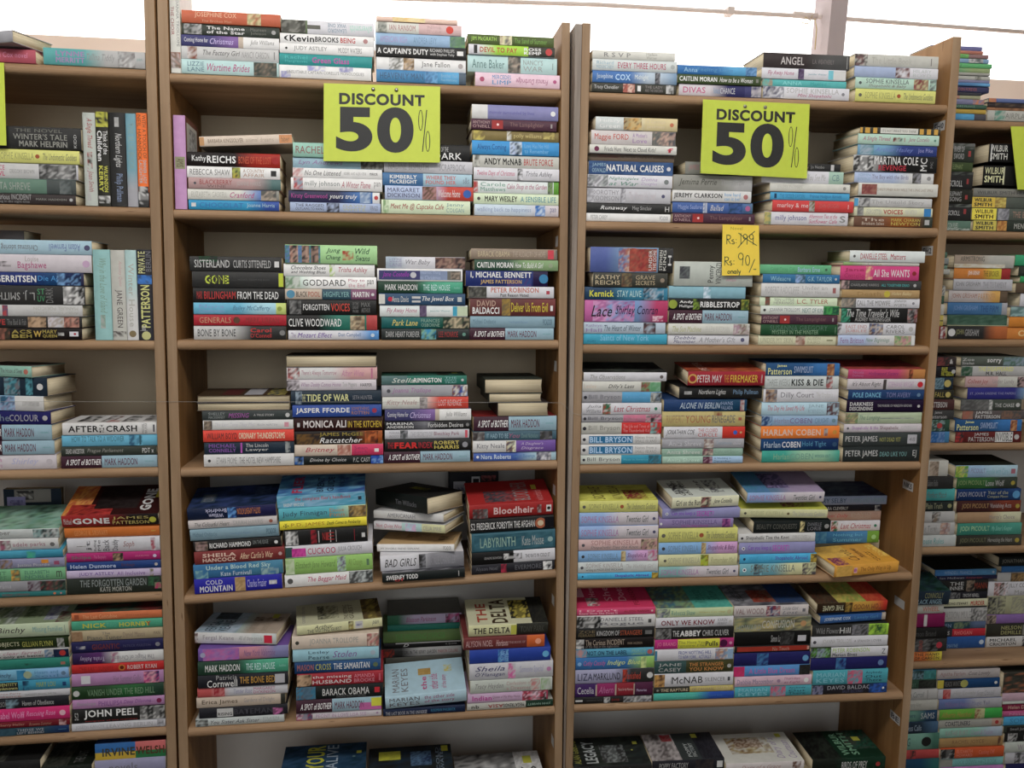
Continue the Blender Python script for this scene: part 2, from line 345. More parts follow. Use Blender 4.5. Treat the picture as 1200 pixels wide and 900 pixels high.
DATA = r"""
=SB 423|9bc@.42; .05-.41:.26-.74 fffi A SPOT of BOTHER; .45-.79:.22-.78 613x MARK HADDON; .87-.96:.45-.55 6aa MARK HADDON
=LL 534; r.24-.37 a33; o.31 .12 fdd; .02-.22 b99 ANTHONY/O'NEILL; .45-.85 866 The Lamplighter; r.93-.95:.3-.7 a99
=UG dd7; o.06 .14 665; .12-.5 aa6 SOPHIE KINSELLA; o.54 .16 a53; .6-.97 886i The Undomestic Goddess
=TG 9be>dcd@.4; .03-.5 b8b SOPHIE KINSELLA; .6-.88 566i Twenties Girl; o.95 .12 557
=RH 243>4a8@.55; .08-.46 eeeb MARK HADDON; .53-.85 cee THE RED HOUSE; .9-.97:.4-.6 8cb haddon
=CH 447>86a@.4|cba@.58|eee@.63; .03-.27 dde Coming Home for; .29-.53 cbei Christmas; .7-.95 999i Julia Williams
=SW 258>37b@.6; .03-.35:.1-.62 ee9b Patterson; .15-.28:.65-.92 ee9b James; .38-.64 abd SWIMSUIT; p.83-.93 a63,c96,623
=SBB 8be>dad@.66; o.06 .14 445; .12-.5 79b SOPHIE KINSELLA; p.54-.6 a85,dc9; .62-.97 747i Shopaholic & Baby
=AB 4be; o.06 .14 235; .12-.42 3ad SOPHIE KINSELLA; .46-.88 63bb Shopaholic Abroad; p.92-1 db3,653
=SEC 99c; o.06 .14 fff; o.06 .08 335; .12-.42 84c Can you keep a; .44-.66 c4cb SECRET?
=AN 4ab; .05-.42 8cd MARIAN/KEYES; p.46-.66 c57,4ab,d68; .7-.92 245 Anybody/Out/There
=JC dde; .06-.24 889i Julia/Williams; p.26-.36 b33,375,eee; .4-.86 b56i Last Christmas; o.93 .14 386
=BSI 8ab; .03-.3 689 Michael Ondaatje; .45-.68:.35-.6 79b The English Patient; .86-.97 467 PICADOR
@2 1 0 82
199 211 -26 V | ddc; p.78-.95 a76,cbb,765; .2-.72:.55-.9 999 JOANNA TROLLOPE; .3-.6:.1-.42 a66 THE CHOIR
@2 1 1 87.5
213 329 14 | c64; .13-.55:.4-.9 eb9 JOSEPHINE COX; .2-.5:.1-.3 d97 The Broken Man; p.66-.8 dc9,b75,996
213 328 29 | 343; p.02-.2 999,343,bbb; .25-.64 dddb The Name/of the Star; .7-.86 776 Maureen/Johnson; o.94 .2 aaa
212 328 42 | $CH
212 327 55.5 | ccc; p.06-.16 dcc,843,a98; .22-.6 666i The Factory Girl; .62-.9 999 NANCY CARSON; r.95-.96:.2-.8 888
212 327 71 | bdd; .06-.23 689 LIZZIE/LANE; .26-.7 b58i Wartime Brides; p.74-.98 343,876,454
@2 1 2 93
329 438 24 | 675|dde@.28; p.0-.26 554,887,443; r.28-.42:.35-.65 665; .5-.7 9abbu LEANDRO/WAX ONE; .74-.98 adcu silversmith
327 438 40 | eee; .04-.09 111b (; .1-.36:.18-.82 111b Kevin; .37-.62 222b BROOKS; .64-.8 b33b BEING; o.91 .24 b88
327 438 52 | eee; o.07 .12 333; .15-.5 888 JUDY ASTLEY; .62-.87 888 MUDDY WATERS
327 436 64 | 299; .06-.3 4bb Rachel/Hargreaves; .35-.75 b5ab Green Glass
327 435 77.5 | eee; p.02-.12:.0-.5 99c,ccd; p.3-.5:.6-1 aad,eee; p.65-.8:.6-1 99c,eee; .08-.92:.35-.6 999 UNSUITABLE CAPTAIN CORELLI'S MONOLOGUES
@2 1 3 98.5
441 536 21 | ecb; p.2-.6 ec8,eda
440 541 27 | ddc|dbb@.5; p.03-.13 676,bba; .16-.46 b88 IAN RANSOM; .6-.76 caa Nine/lives; o.86 .36 d43
440 545 40 | 9bd; .05-.35 a9c AMERICAN IRISH; .42-.68 79b ANDREA LEVY; p.83-1 687,7a6,576
440 546 54.3 | 333; .02-.58 eeeb A CAPTAIN'S DUTY; .6-.87 ccc RICHARD PHILLIPS/with Stephan Talty; r.9-.97:.3-.7 eee
441 546 67.7 | eee; p.14-.3 ccc,776,eee; p.3-.42 a85,dcb,654; .5-.82 777 Jane Fallon; o.94 .2 baa
441 546 83 | 48b>5ad@.7|567@.92; .04-.52 468 HEAVENLY MAN; p.54-.68 47a,6ad; .72-.9 8bd Brother Yun/Paul Hattaway
@2 1 4 101.7
548 649 41.5 | 563; p.37-.51 cb9,776,eeb; .04-.33 ad5 JIM McGRATH; .54-.92 7a4 The Sand of Summer
549 650 53.5 | dde>ad3@.22|443@.69; r.06-.1 333; .13-.56 b53b DEVIL TO PAY; .64-.84 eeeb ROSS/KEMP; o.93 .36 c44
548 653 65.5 | bdd; .05-.41 688 Anne Baker; p.45-.59 665,ba9,433; .62-.84 9aa NANCY'S/WAR; r.95-.955:.3-.7 677
557 659 85.8 | ecd; o.08 .18 b57; .2-.42 59c MERCEDES/LIMP; .48-.86 a68iu Francis Durbridge; o.94 .14 b58
@2 2 0 245.5
204 218 135 V | c9c; r.44-.57 997; .46-.55:.2-.8 654 AMIS # 854; r.06-.4:.1-.9 ddc; p.1-.36:.3-.8 777,eee
@2 2 1 247.5
234 343 158 r=3.6 b=170 | dcb; r.0-.05 c96; r.86-1 d96; .09-.47:.3-.7 876 BARBARA KINGSOLVER; .5-.8:.3-.7 ba9 animal dreams; .88-.97 975 faber
219 328 178.5 | 211>a21@.62; .05-.2 eee Kathy; .21-.52 eeeb REICHS; .55-.9 c53b BONES OF THE LOST; o.95 .25 a22
219 328 195.3 | eee; .03-.46 888 REBECCA SHAW; p.48-.57 cb3,333,ab5; .6-.83 b98 A COUNTRY/AFFAIR; r.9-.96:.25-.75 333
221 329 209 | b99>577@.8; o.07 .12 556; .12-.47:.4-.85 a55 BLACKBERRY; .2-.4:.12-.36 866 WINE; .52-.78 baa JOANNE HARRIS
220 327 222 | ddc>68c@.68>998@.85; .04-.43 bba ELIZABETH GASKELL; .46-.73 b48i Cranford; p.8-.97 665,ba9,555
221 327 234.7 | 29c>35a@.75; r.03-.08:.3-.7 ddd; .12-.6 37b CHOCOLAT; .64-.95 acd Joanne Harris
@2 2 2 248
343 450 168 | 9cb; .03-.6 966 RACHEL HORE
343 449 185 | 9bc; .06-.55 97ai Lyn Andrews; p.75-1 443,665,998
343 448 197.3 | eee; p.0-.12 c77,dbb,eee; .13-.54 777i No One Listened; .57-.82:.35-.65 aaa ISOBEL AND ALEX KERR; .86-.95:.35-.65 555 MIRROR
341 448 208.7 | eee; p.03-.13 b33,9ab,dbb; .15-.53 899 milly johnson; .55-.87 b67i A Winter Flame; .91-.98 999 pan
338 445 223.5 | 335>47b@.65|eee@.92; .03-.42 b49 Kirsty Greenwood; .44-.75 eeei yours truly; p.78-.9 bcd,68b; o.96 .18 c44
340 446 237.5 | abd; .06-.37 556 THE RAGGED/OUTLAWS TO HANG; p.4-.54 223,abd,445; .58-.83 bb9 GAVIN/WHITE; .88-.97 778 VIRAGO
@2 2 3 251
452 551 168 | 222; .57-.9:.1-.5 eee DARK; .57-.74:.55-.85 bbb TRICK OF THE
449 554 188 | bbc>ccd@.5; .05-.5 999 NADINE BISMUTH; .62-.92 99a SCRAPBOOK
448 553 203 | 47a|acd@.45; .08-.38 eeeb KIMBERLY/McCREIGHT; .48-.82 c77b WHERE THEY/FOUND HER; .9-.97 89a s&s
451 555 218 | bce>c43@.6; .03-.39 557 MARGARET/DICKINSON; p.42-.58 543,865,b88; .6-.85 eddi Welcome Home; o.93 .3 36b
447 551 234.5 | dec; p.02-.08 8a7,dec; .1-.7 a44i Meet Me @ Cupcake Cafe; .73-.93 8aa Jenny/COLGAN
@2 2 4 253.5
553 654 123.5 | ddd|88b@.18; .2-.72:.3-.6 66a memoir surrounded by lives; o.94 .18 eee
552 652 140.5 | $LL
553 655 153 | 874; p.02-.15 cb5,874; p.4-.46 ddc,874; p.82-.95:.3-1 cb6,874; .48-.8 cb7 polly williams
553 655 165.5 | 39d; .06-.39 259b Always Coming; p.43-.57 bce,345,cde; .6-.88 7be Love Has No Hill/to Remember
554 656 182 | ccb; p.02-.08 665,ccb; .13-.56 222b ANDY McNAB; .59-.93 b33b BRUTE FORCE
555 656 197 | dde; .04-.48 c68i Twelve Days of Christmas; p.51-.57 555,dde; .61-.92 778i Trisha Ashley
555 656 211.5 | dee|6a3@.94; p.0-.05 b44,dee; .08-.37 7a9 Carole/Matthews; .39-.86 b68i Cake Shop in the Garden; p.87-.93 565,8a6
555 655 226.7 | dec; o.06 .16 554; .13-.51 332b MARY WESLEY; .55-.97 59a A SENSIBLE LIFE
556 656 239.6 | cde>dcd@.7; .03-.67 9ac walking back to happiness; p.72-.84 37c,cde; .9-.97 779 pan
@2 3 1 398.3
222 330 300.3 | 333; p.1-.3:.6-1 253,333; .05-.43 cccb SISTERLAND; .47-.88 bbb CURTIS SITTENFELD; r.92-.97:.3-.7 ddd
225 332 318 | 333; .14-.4 cd3x GONE; .17-.38:.28-.72 332b GONE; .5-.85:.45-.55 555 MICHAEL GRANT THE BOOK; r.95-1 cd2
226 334 337.2 | 222; .04-.1 b33b MARK; .12-.46 c33b BILLINGHAM; .48-.93 eeeb FROM THE DEAD
227 336 354.6 | 6bd>ade@.6|cd7@.89; .06-.33 8ad Nora/Chamberlain; .42-.83 58ai Bailey McCafferty; o.93 .2 9a4
227 336 368.4 | b23; .06-.4 c97 GENERALS; o.46 .3 643; .56-.92 933 MARK URBAN
227 335 381.6 | ccc>333@.52; .04-.45 444b BONE BY BONE; .61-.84 c33b Carol/O'Connell; o.96 .2 888
@2 3 2 399.4
334 442 287 | ad9; p.0-.38 57a,68b,486; p.05-.14 a76,333,ca9; p.18-.26 433,b98; p.28-.36 333,a87; .44-.6 354i Jung/Chang; p.62-.74:.2-.7 b43,ad9; .76-.92 354i Wild/Swans
332 439 309 | eee; .08-.46 334i Chocolate Shoes/and Wedding Blues; p.5-.56 ac5,eee; .6-.92 b56i Trisha Ashley
334 441 324 | bdc>fff@.2; p.0-.16 797,cdc; .19-.66 555 GODDARD; .69-.87 c89 Play to/the End; .9-.97 555 pan
334 441 338.5 | cba|356@.4|857@.72; o.06 .4 59b; .12-.24 333b BLACK; .25-.38 b76b POOL; .42-.7 8bb HIGHFLYER; .74-.92 eeeb MARTIN; o.96 .15 ddd
335 441 351 | 222; p.03-.16 888,222,555; .18-.47:.3-.7 eeeb FORGOTTEN; .49-.7 d43b VOICES; .73-.8 777 OF THE/GREAT/WAR; .83-.93 777 MAX/ARTHUR
336 442 369 | 222>276@.45|b44@.88; .02-.6 eeeb CLIVE WOODWARD; p.7-.86 cb9,654,a86
338 444 387 | dde>59d@.8; .03-.08 98a The; .1-.48 75ai Mozart Effect; .55-.8 57a Don Campbell; o.93 .2 cde
@2 3 3 398.7
452 549 300.7 | abc>dde@.2; .05-.2 99b LIZZIE/LANE; .25-.56 889i War Baby; p.62-1 644,a87,433
442 542 314.7 | eee; r.02-.98:.12-.85 447; r.5-.98:.12-.85 89b; r.82-.98:.12-.85 776; .06-.37 a3bi Jane Costello; o.42 .24 ccd; .5-.74 abd Nearest Thing/to Christmas; p.86-.97:.2-.8 443,a98
443 542 329.8 | $RH
444 545 343.7 | 357|357; r.0-.07 ddc; o.13 .2 c24; .15-.34 ccc Anna Davis; r.38-.48:.55-.75 ccc; r.38-.48:.22-.4 ccc; .5-.87 eeei The Jewel Box; r.91-.96:.3-.7 bcc
445 548 357.5 | dee; .08-.42 b68i Fly Away Home; p.45-.53 435,768; .57-.8:.4-.6 8bb Jennifer Weiner; r.83-.88 3ac; r.88-1 cdb
447 551 371.3 | 166>154@.6|332@.76; .12-.41 dc6i Park Lane; .45-.66 8a9 FRANCES/OSBORNE; p.7-1 243,cb9,332
447 550 385 | 233; .05-.43 bbb DARK HEART FOREVER; p.45-.62 8b9,39c,243; .65-.87 a33 LEE MONROE; o.94 .16 698
@2 3 4 399.3
552 653 291.3 | 987; .08-.45 cb9 BARACK OBAMA; .48-.86 ba9 THE AUDACITY OF HOPE; r.89-.96 d45; r.98-1 776
556 655 304.3 | 354>8a7@.5; .03-.46 eeeb CAITLIN MORAN; .48-.82 eeei How To Build A Girl; o.91 .22 9a8
542 642 317 | 237|214@.82; p.5-.8:.0-.5 537,248; .06-.8:.5-.92 eeeb I, MICHAEL BENNETT; .18-.68:.1-.42 ca6b JAMES PATTERSON; o.95 .3 38b
549 649 335.6 | dde; p.0-.21 333,776,443; .26-.82:.48-.92 c76b PETER ROBINSON; .37-.7:.12-.4 555b Past Reason Hated; r.91-.95:.35-.65 b45
550 651 349.4 | 633>733@.7; .03-.34:.12-.5 eeeb BALDACCI; .08-.3:.55-.88 b98b DAVID; p.37-.47 764,a83; .48-.91 dc2b Deliver Us From Evil; r.94-.97:.3-.6 eee
551 650 370.5 | $BSI
550 649 384.2 | $SB
@2 4 1 547.3
231 339 463 F p=2 | 334 # 432; p.05-.25 cb4,455,334; r.3-.5 aab; r.55-.75 522
231 339 471.5 F | 445
237 343 481 | 344; .07-.25 899 SHELLEY/MACKENNEY; .29-.52 a5ai MISSING; .57-.8:.4-.65 bbb A TRUE STORY; o.95 .24 ccc
238 344 492 | ddd; p.01-.1 765,a98,433; .13-.57 ccdi The Last Time They Met; .6-.82:.4-.6 aab ELLEN ALPSTEN; r.9-.95:.25-.75 d9a
238 345 503.4 | e43; .04-.37 533b WILLIAM BOYD; .39-.9 eecb ORDINARY THUNDERSTORMS
239 345 517.5 | 234; .05-.35 85ab MICHAEL/CONNELLY; r.4-.42:.08-.92 b5b; .46-.71 ccc The Lincoln/Lawyer; p.9-.96 9aa,234
239 345 532 | ddd; o.06 .12 444; .14-.36 999 ETHAN FROME; .39-.85 888 THE HOTEL NEW HAMPSHIRE
@2 4 2 545.5
335 441 416 F | 433 # 332
336 442 430 | ddd>daa@.6; p.01-.14 b66,ddd,644; .16-.55 b89i There's Always Tomorrow; .6-.85 c8ai After Wine; r.93-.95 c79
336 441 444.7 | dcd; p.0-.14 433,a9a,dcd; .16-.6 a8ai When Daddy Comes Home; .62-.78 aaa Toni Maguire; .82-.95:.35-.65 444 HARPER
341 447 457.5 | 234; p.05-.12 9ab,234; .12-.16 cc9 THE; .17-.64 dd9b TIDE OF WAR; .68-.9:.35-.65 889 SETH HUNTER
342 447 474 | 35a; .04-.64 eeeb JASPER FFORDE; .66-.86:.15-.85 a76b SOMETHING/ROTTEN; o.92 .2 a35
344 449 488.4 | 311; r.03-.06:.3-.6 ccc; .1-.58 eddb MONICA ALI; .6-.98:.22-.7 db2b IN THE KITCHEN
345 448 505 | 211>a51@.8; p.02-.3:.0-.8 752,322; p.8-.95 d73,a41,421; .28-.78:.55-.9 983b JAMES McGEE; .28-.77:.1-.5 eeei Ratcatcher
345 449 520.6 | dcb|d36@.64; .12-.45 b45i Britney; p.48-.63 b76,dba,a65; .67-.82 a36 Sean/Smith; r.9-.95:.3-.6 eee
345 449 534 | 122; p.0-.1 26b,122,9ab; .17-.58 ccci Divine by Choice; .66-.85 bbb P.C. CAST; p.86-1 25b,14a,8be
@2 4 3 543.8
447 547 440 | 577|276@.3; .12-.38 cdci Stella; .38-.7 eeeb RIMINGTON; .74-.88 8bb THE/GENEVA/TRAP; o.95 .15 bcc # 254; p.0-1:.0-1 243,376,132; r.66-.8:.1-.8 232; r.85-.92:.5-.8 bb3
447 548 451 | aab; o.08 .16 556; .12-.57 a7ai Joanna Trollope; p.82-1 853,35a,eed
448 549 465 | ddc>d43@.55; .05-.4 b99i Kitty Neale; p.43-.52 877,cbb; .65-.92 ebb LOST REVENGE
451 552 479.3 | $CH
451 552 493 | 223>778@.35>222@.5; .02-.33 dddb MARINA/ANDERSON; .5-.91 ddd Forbidden Desires; o.96 .2 888
451 550 503.5 | ccd; .05-.17 99a MARIAN/WOODS; p.18-.27 344,99a; .3-.56 aab THE SECRETS OF; .58-.88 967b Bletchley Park; r.95-.98 d56
451 552 514.4 | 222; .03-.1 b23b THE; .11-.38 d22x FEAR; .39-.55 b23b INDEX; .57-.86 cb5b ROBERT/HARRIS; o.93 .24 99a
450 551 528.5 | $SB
@2 4 4 542
568 636 443.7 E w=17 | 232 # 343
573 635 460.5 E w=17 | 454 # 554
583 643 471 E w=17 | 433 # 433
555 653 487.5 | $SB # 822
554 652 505 | 467; p.0-.14 433,999,655; .16-.42 9bcb IT HAD TO BE; .43-.56 a68i You; .58-.78 799 David Nicholson; p.8-.95 443,889,334
554 651 515.8 | ddd|75a@.52; .05-.38 778 Kitty Neale; p.4-.51 865,446,eec; .58-.85 cbdi A Daughter's/Disgrace
555 652 529.7 | 46b>acd@.62; o.05 .16 eee; .09-.45 cdeb Nora Roberts; .48-.74 58b Sweet Revenge; p.76-.94 446,dde,889
@2 5 1 688.6 pt=11
220 324 592.4 | 124>225@.5; .2-.44:.55-.9 ddfu Brodrick; .24-.4:.15-.48 ddfu William; p.45-.55 7bf,25a,124; .56-.82:.3-.85 d84bu SIXTH LAMENTATION # 235; p.0-1:.0-1 235,347,123; r.12-.28:.25-.65 456; .14-.26:.3-.6 889 CONAN; p.72-.9:.5-.9 457,235
221 325 607 | dcc; .07-.46 777i The Colourful Heart; .5-.84 bbb SARAH HARRIS; o.93 .22 a65
223 327 617.5 | $BSI
227 330 631.3 | 222; p.02-.16 b99,322,876; .18-.65 eeeb RICHARD HAMMOND; .67-.85:.4-.8 899 ON THE EDGE; o.94 .18 eee
228 334 643.5 | 833; .09-.46 ecbb SHEILA/HANCOCK; .5-.87 ecai After Carlin's War; o.95 .14 caa
227 332 658.8 | 37a>48a@.6; p.02-.16:.0-.6 8bb,37a; p.75-.95:.0-.5 9bb,37a; .14-.86:.48-.9 bddb Under a Blood Red Sky; .3-.64:.1-.42 cde Kate Furnivall
228 331 675.4 | 22a; .06-.43:.1-.5 ddeb MOUNTAIN; .13-.32:.58-.88 dde COLD; p.46-.58 ca7,a85; .6-.82 bbe Charles Frazier; .85-.94 ddei ~
@2 5 2 686 pt=11
325 428 577.5 | 5ac>9ce@.5; p.0-1:.0-1 6bd,9ce,4ac; .2-.84:.45-.85 c34b the complete flier's handbook; .07-.3:.08-.35 eee BRENT BRIDGE; r.92-.96:.35-.65 345 # 48b; p.0-1:.0-1 48b,7bd,359; .16-.28:.1-.9 b35x FLIER; .44-.52:.1-.8 235b BRENT; .56-.64:.1-.8 235b GUIDE; .7-.76:.3-.8 246 KNOW
327 429 592.7 | 5bc>cda@.75; .04-.55 467 Judy Finnigan; .58-.75 c96 Eloise/Finn; p.8-1 554,ca6,863
328 430 608 | fe0; .04-.1 553 -x-; .13-.51 c92 P.D. JAMES; .54-.93 332i Death Comes to Pemberley
333 431 618.7 | 222; p.02-.17 eee,999,222; p.32-.39 a23,222; r.41-.42:.1-.9 ccc; .46-.53 b33 NN; r.55-.56:.1-.9 ccc; .5-.6 a33 E; r.62-.625:.1-.9 ccc; r.84-.845:.1-.9 a23; r.93-.97:.3-.6 ddd
335 437 637 | dde; r.0-.08 355; p.07-.23:.1-.8 d3a,b28,e5b; .25-.57 c36 CUCKOO; .6-.87 99a JULIA CROUCH
335 437 651.5 | 9c6; p.0-.1 ac8,cdb; .11-.57 795i Elizabeth Jane Howard; p.59-.69 bdc,768,9c6; .72-.88 8a5 All Change; r.93-.96:.3-.7 686
334 437 670.8 | eee; o.06 .22 555; .26-.7 c57i The Beggar Maid; p.73-1 555,bcc,344
@2 5 0 590
526 584 553 C d=24 | 223 # 223; r.3-.7:.08-.32 bbc; p.4-.65:.11-.3 557,bbc; r.15-.5:.45-.62 ddd; r.22-.42:.48-.6 223; p.12-.3:.65-.95 a55,223
@2 5 3 677
442 498 584 y=-50 b=603.5 c=604.5 L=.18 | 122; .4-.8:.3-.6 778 Tim Willocks # 222; p.3-.6:.5-.7 bb2,222
437 520 604.5 y=-29 b=614 L=.18 | ddd; .2-.6 889 AMERICANAH
437 522 617 y=-27 b=627 L=.18 | dde|bdd@.4|dda@.68; .03-.4 c78i Not Quite Nice; p.45-.6 bde,dbd; .7-.95 aa9 CELIA IMRIE
440 534 640 y=-14 b=649 L=.18 | eee; .05-.55:.3-.55 999 MY INVISIBLE FRIEND EXPLAINS; .86-.96 888 PICADOR # ca7; p.3-.6:.5-.9 a85,ca7; p.75-.95:.3-.6 543,ca7
446 544 649 | dde>889@.5; .05-.43 444i BAD GIRLS; p.46-.54 333,889; .57-.9 99a NATALIE CHANDLER
448 545 669 d=-1.2 | 122; .05-.43 eeeb SWEENEY TODD; .15-.26:.05-.4 b33 of; r.92-.93:.2-.8 aaa # 889; p.0-1:.0-1 99a,556,334
@2 5 4 673 pt=13
550 648 588 | a22; p.04-.22:.0-.7 444,733,888; .29-.77 eccx Bloodheir; .81-.86:.2-.8 733 x/x; r.92-.98:.25-.75 eee; o.95 .12 222 # a22; p.2-.58:.08-.55 334,556,a33; .55-.75:.1-.9 988b BLOODHEIR; r.8-.86:.55-.75 cb3; .8-.9:.05-.5 c77 winterbirth
551 649 605.7 | 222; .01-.06 ddd S2; .08-.5 eeeb FREDERICK FORSYTH; .52-.77 eeeb THE AFGHAN; o.84 .4 b64; o.84 .22 dca; r.89-1 112
553 651 622.5 | 367; p.03-.97:.08-.92 367,256,478; .1-.52 9bab LABYRINTH; .6-.86 abb Kate Mosse; o.94 .14 9bb
553 651 645 | 111|dde@.5; .15-.36:.4-.6 aaa GRAEME BOWDEN; p.38-.5:.3-.8 ddd,111; p.5-.6:.3-.8 111,dde; .64-.94:.35-.65 556 THE RATS IN COLD ST
553 650 659.5 | 223; .05-.31 667 Alyson Noel; p.35-.42 b24,223; .52-.84 667 EVERMORE; p.86-.97 eee,223
@2 6 1 852.5
225 324 744 y=-10 b=757.5 p=2 | ddd|cdd@.7; p.0-.04 644,ddd; .1-.48 a9a Fergal Keane; .54-.83 aaai All of these people; r.85-.95:.15-.85 d24 # acc>ba9@.55; p.0-.5:.0-1 abc,8ab,bcd; p.1-.38:.65-1 344,567; .08-.4:.08-.6 345b FERGAL/KEANE; p.6-.95:.6-.8 543,ba9,987; r.8-.88:.75-.95 bb3; .55-.9:.1-.5 a98 all of these/people
232 338 758.5 | 75a>c89@.35>88b@.75; p.05-.45 c6a,a7b,96b; .5-.85 869i New York Valentine; o.05 .2 aac
232 338 773.3 | $RH
232 338 789 | 223; .1-.43:.05-.6 eeeb Cornwell; .2-.43:.6-.95 aaa Patricia; .46-.85 c93b THE BONE BED; r.85-.96:.15-.85 bbc
231 337 804.5 | c55>ccd@.25; p.18-.3 a23,c77; .4-.6 99bi Tender Rose; .62-.86 b68 MARGARET/DICKINSON
230 334 815.8 | cba|332@.95; .06-.46 543 Erica James; .53-.88 a99 Gardens of Delight
233 337 828 | 223; r.2-.38:.1-.9 ccc; .21-.37:.2-.5 222b RISING; .39-.83 445b BATEMAN; p.83-.95:.0-.7 d7b,223
229 333 840.5 | bcc; p.0-.14 788,bcc,443; .17-.72 445i You Sister Ask Sister; .76-.94 9aa EILEEN/DEWHURST
@2 6 2 845.5
348 448 730 r=1.5 y=6 b=741 p=3 | dda; .12-.52:.1-.5 665 THE VISITING GUEST; .2-.42:.5-.9 554i Arthur; p.6-.66 543,a94,dda; r.68-.77 ccc; .69-.76 88a x/x; .88-.96 887i pan # cca; p.25-.5:.2-.85 443,997,cca; p.78-1:.0-1 653,a94,432; .55-.68:.1-.8 543 THE VISITING/GUEST; .05-.12:.1-.9 998 conan doyle
342 444 743.5 | dcb; o.06 .14 443; .2-.76 aa9 JOANNA TROLLOPE; p.86-1 c77,dcb,765
343 444 759.4 | 9cd; .18-.42 356 Lesley/Pearse; .46-.74 86ai Stolen; o.93 .2 abc
345 446 774 | 147>258@.4; .03-.22 a66b MASON; .24-.42 bb5b CROSS; .45-.87 eeeb THE SAMARITAN; o.94 .2 675
348 449 788 | a23; p.0-.17 ca8,b97,432; .18-.63 edd the missing/HUSBAND; .66-.9 d89 AMANDA/BROOKE; r.95-.97:.2-.8 c67
347 449 802.5 | 122; p.0-.22 379,754,48a; .3-.84 ddd BARACK OBAMA; .46-.8:.05-.25 666 DREAMS FROM MY FATHER; r.9-.96:.3-.7 c23
347 447 818.4 | $SB; r.74-1:.05-.6 c6a; r.88-1:.3-.95 dd2
347 447 834 | dcd; p.0-.19 b35,dde,557; .23-.82 b9b PEONY IN LOVE LISA SEE; o.95 .16 a8a
@2 6 3 839
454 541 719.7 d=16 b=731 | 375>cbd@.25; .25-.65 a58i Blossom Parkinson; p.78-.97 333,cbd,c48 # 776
454 541 731 d=16 | 287
449 540 738.5 d=16 | 795; .15-.8 6a5 THE WEDDING OFFICER
450 540 752 d=16 | 222; r.15-1:.8-1 ccc; .25-.32 eeei D; .8-.95:.3-.6 aaa H. GLOVER
448 541 758.5 d=16 b=769 | 333>bbb@.35; p.0-.15 a32,333; .2-.68:.3-.7 333 THE GIRL IN THE BERRY GARDEN; .7-.95:.3-.7 a66 MARION COLLINS
452 540 769 d=16 h | 554
452 540 785 d=16 h b=797 | 665
452 548 810 r=2.6 p=15 b=826.5 y=0 d=-.5 | bde; .05-.42 667 MARIAN/KEYES; .48-.85 a58b the other side/of the story # acd; .08-.3:.1-.8 778 MARIAN/KEYES; p.42-.58:.55-.75 b95,a84; .45-.52:.1-.5 b58b the; .55-.66:.1-.55 b58b other side; .7-.78:.1-.5 b58b of the story; p.75-.85:.6-.8 cb3,acd
449 545 828 | 124; .03-.53:.1-.6 aabb THE LAST BOOK IN THE UNIVERSE; .58-.88:.3-.7 379b RODMAN PHILBRICK
@2 6 4 834 pt=8
549 642 730 p=3 | dda|332@.6; .06-.52 322b THE DELTA; r.53-.6 cc4; .65-.95 554 TONY PARK # cca; .12-.25:.1-.8 a43b THE; .3-.5:.05-.95 432b DELTA; p.55-.8:.2-.9 222,cb4,332; p.8-1:.0-1 222,332
543 638 745 d=-.1 | 733|d62@.78; .03-.36 caa ALYSON NOEL; .4-.55 dbbi Horizons; .56-.76:.4-.6 b99 THE BOOK OF; o.92 .24 fa8
550 645 759.5 | 24a; p.35-.48 48c,24a,6ad; .38-.48 8be SEA/CLIFF; o.94 .24 6be
550 648 776 | ccd; .07-.42 447i Sheila/O'Flanagan; p.46-.55 d6a,ccd; .6-.88 aac Someone Special; o.95 .14 c8b
551 647 795.5 | bcb; .06-.4 888i Tracy Hayden; .44-.74 b99 Confessions of/a Dreamer; p.74-.85 c88,bcb; p.86-.97 9b8,bcb
547 642 811 | cac|a35@.68; .06-.3 b49b Indian; .31-.65:.35-.7 867 Queen of My Way Home; p.68-.98 c35,ecd,433
547 648 822 | bba|132@.68; .05-.14 443b nb; .24-.42 944bu ASIA; .42-.66 443bu MEGATRENDS; .7-.97:.3-.7 9bau JOHN NAISBITT
@2 7 1 1010
328 432 905 p=2 | 235 # 246; p.0-1:.0-1 246,357,134; .28-.5:.1-.95 cc2x YOUR; .52-.66:.1-.95 abc ALIVE; o.85 .03 688; r.88-.94:.6-.7 cc2
328 432 925 | 334
328 432 950 | 432
328 432 980 | 543
@2 7 2 1010
428 532 908 p=2 | 223 # 223; p.0-1:.0-1 222,234,233; p.12-.38:.55-.85 dd2,cc3; p.5-.75:.3-.8 579,235; .8-.9:.1-.9 789 COLD/WATER; r.88-.96:.75-.95 cc2
428 532 928 | 433
428 532 950 | 355
428 532 980 | 444
@2 7 3 1010
536 640 918 p=2 d=1 | ccc # 998; p.0-1:.0-1 333,ccc,777; p.7-1:.3-1 ccc,eee; r.8-.9:.6-.85 cc3; .75-.95:.1-.5 555 V/O
536 640 940 d=1 | 343
536 640 975 d=1 | 334
@3 1 1 110.5
694 791 60 | ddc; .14-.46 888 R S V P; .65-.78 aa9 Helen/Warner
694 793 70.3 | cdd; .05-.25 9bc Richard/MOUNTNEY; .3-.87 b46 EVERY THREE HOURS; o.95 .2 abb
694 793 84 | 47b>bcd@.55>79b@.9; .05-.24 cde Josephine; .27-.45 bdfb COX; .5-.66 dee Midnight; p.74-.8 334,99a
693 792 98 | 443; .03-.32 ccc Tracy Chevalier; p.37-.51 b65,ecb,844; r.54-.58:.2-.8 eee; .63-.84 988 THE LADY/AND THE UNICORN; p.88-.97 ccc,443
@3 1 2 114
794 887 77 | 37b>5ad@.6|58b@.86; .08-.25 9ce Anna; .25-.7 59c Feeling Luxe; p.86-1 47a,7ad
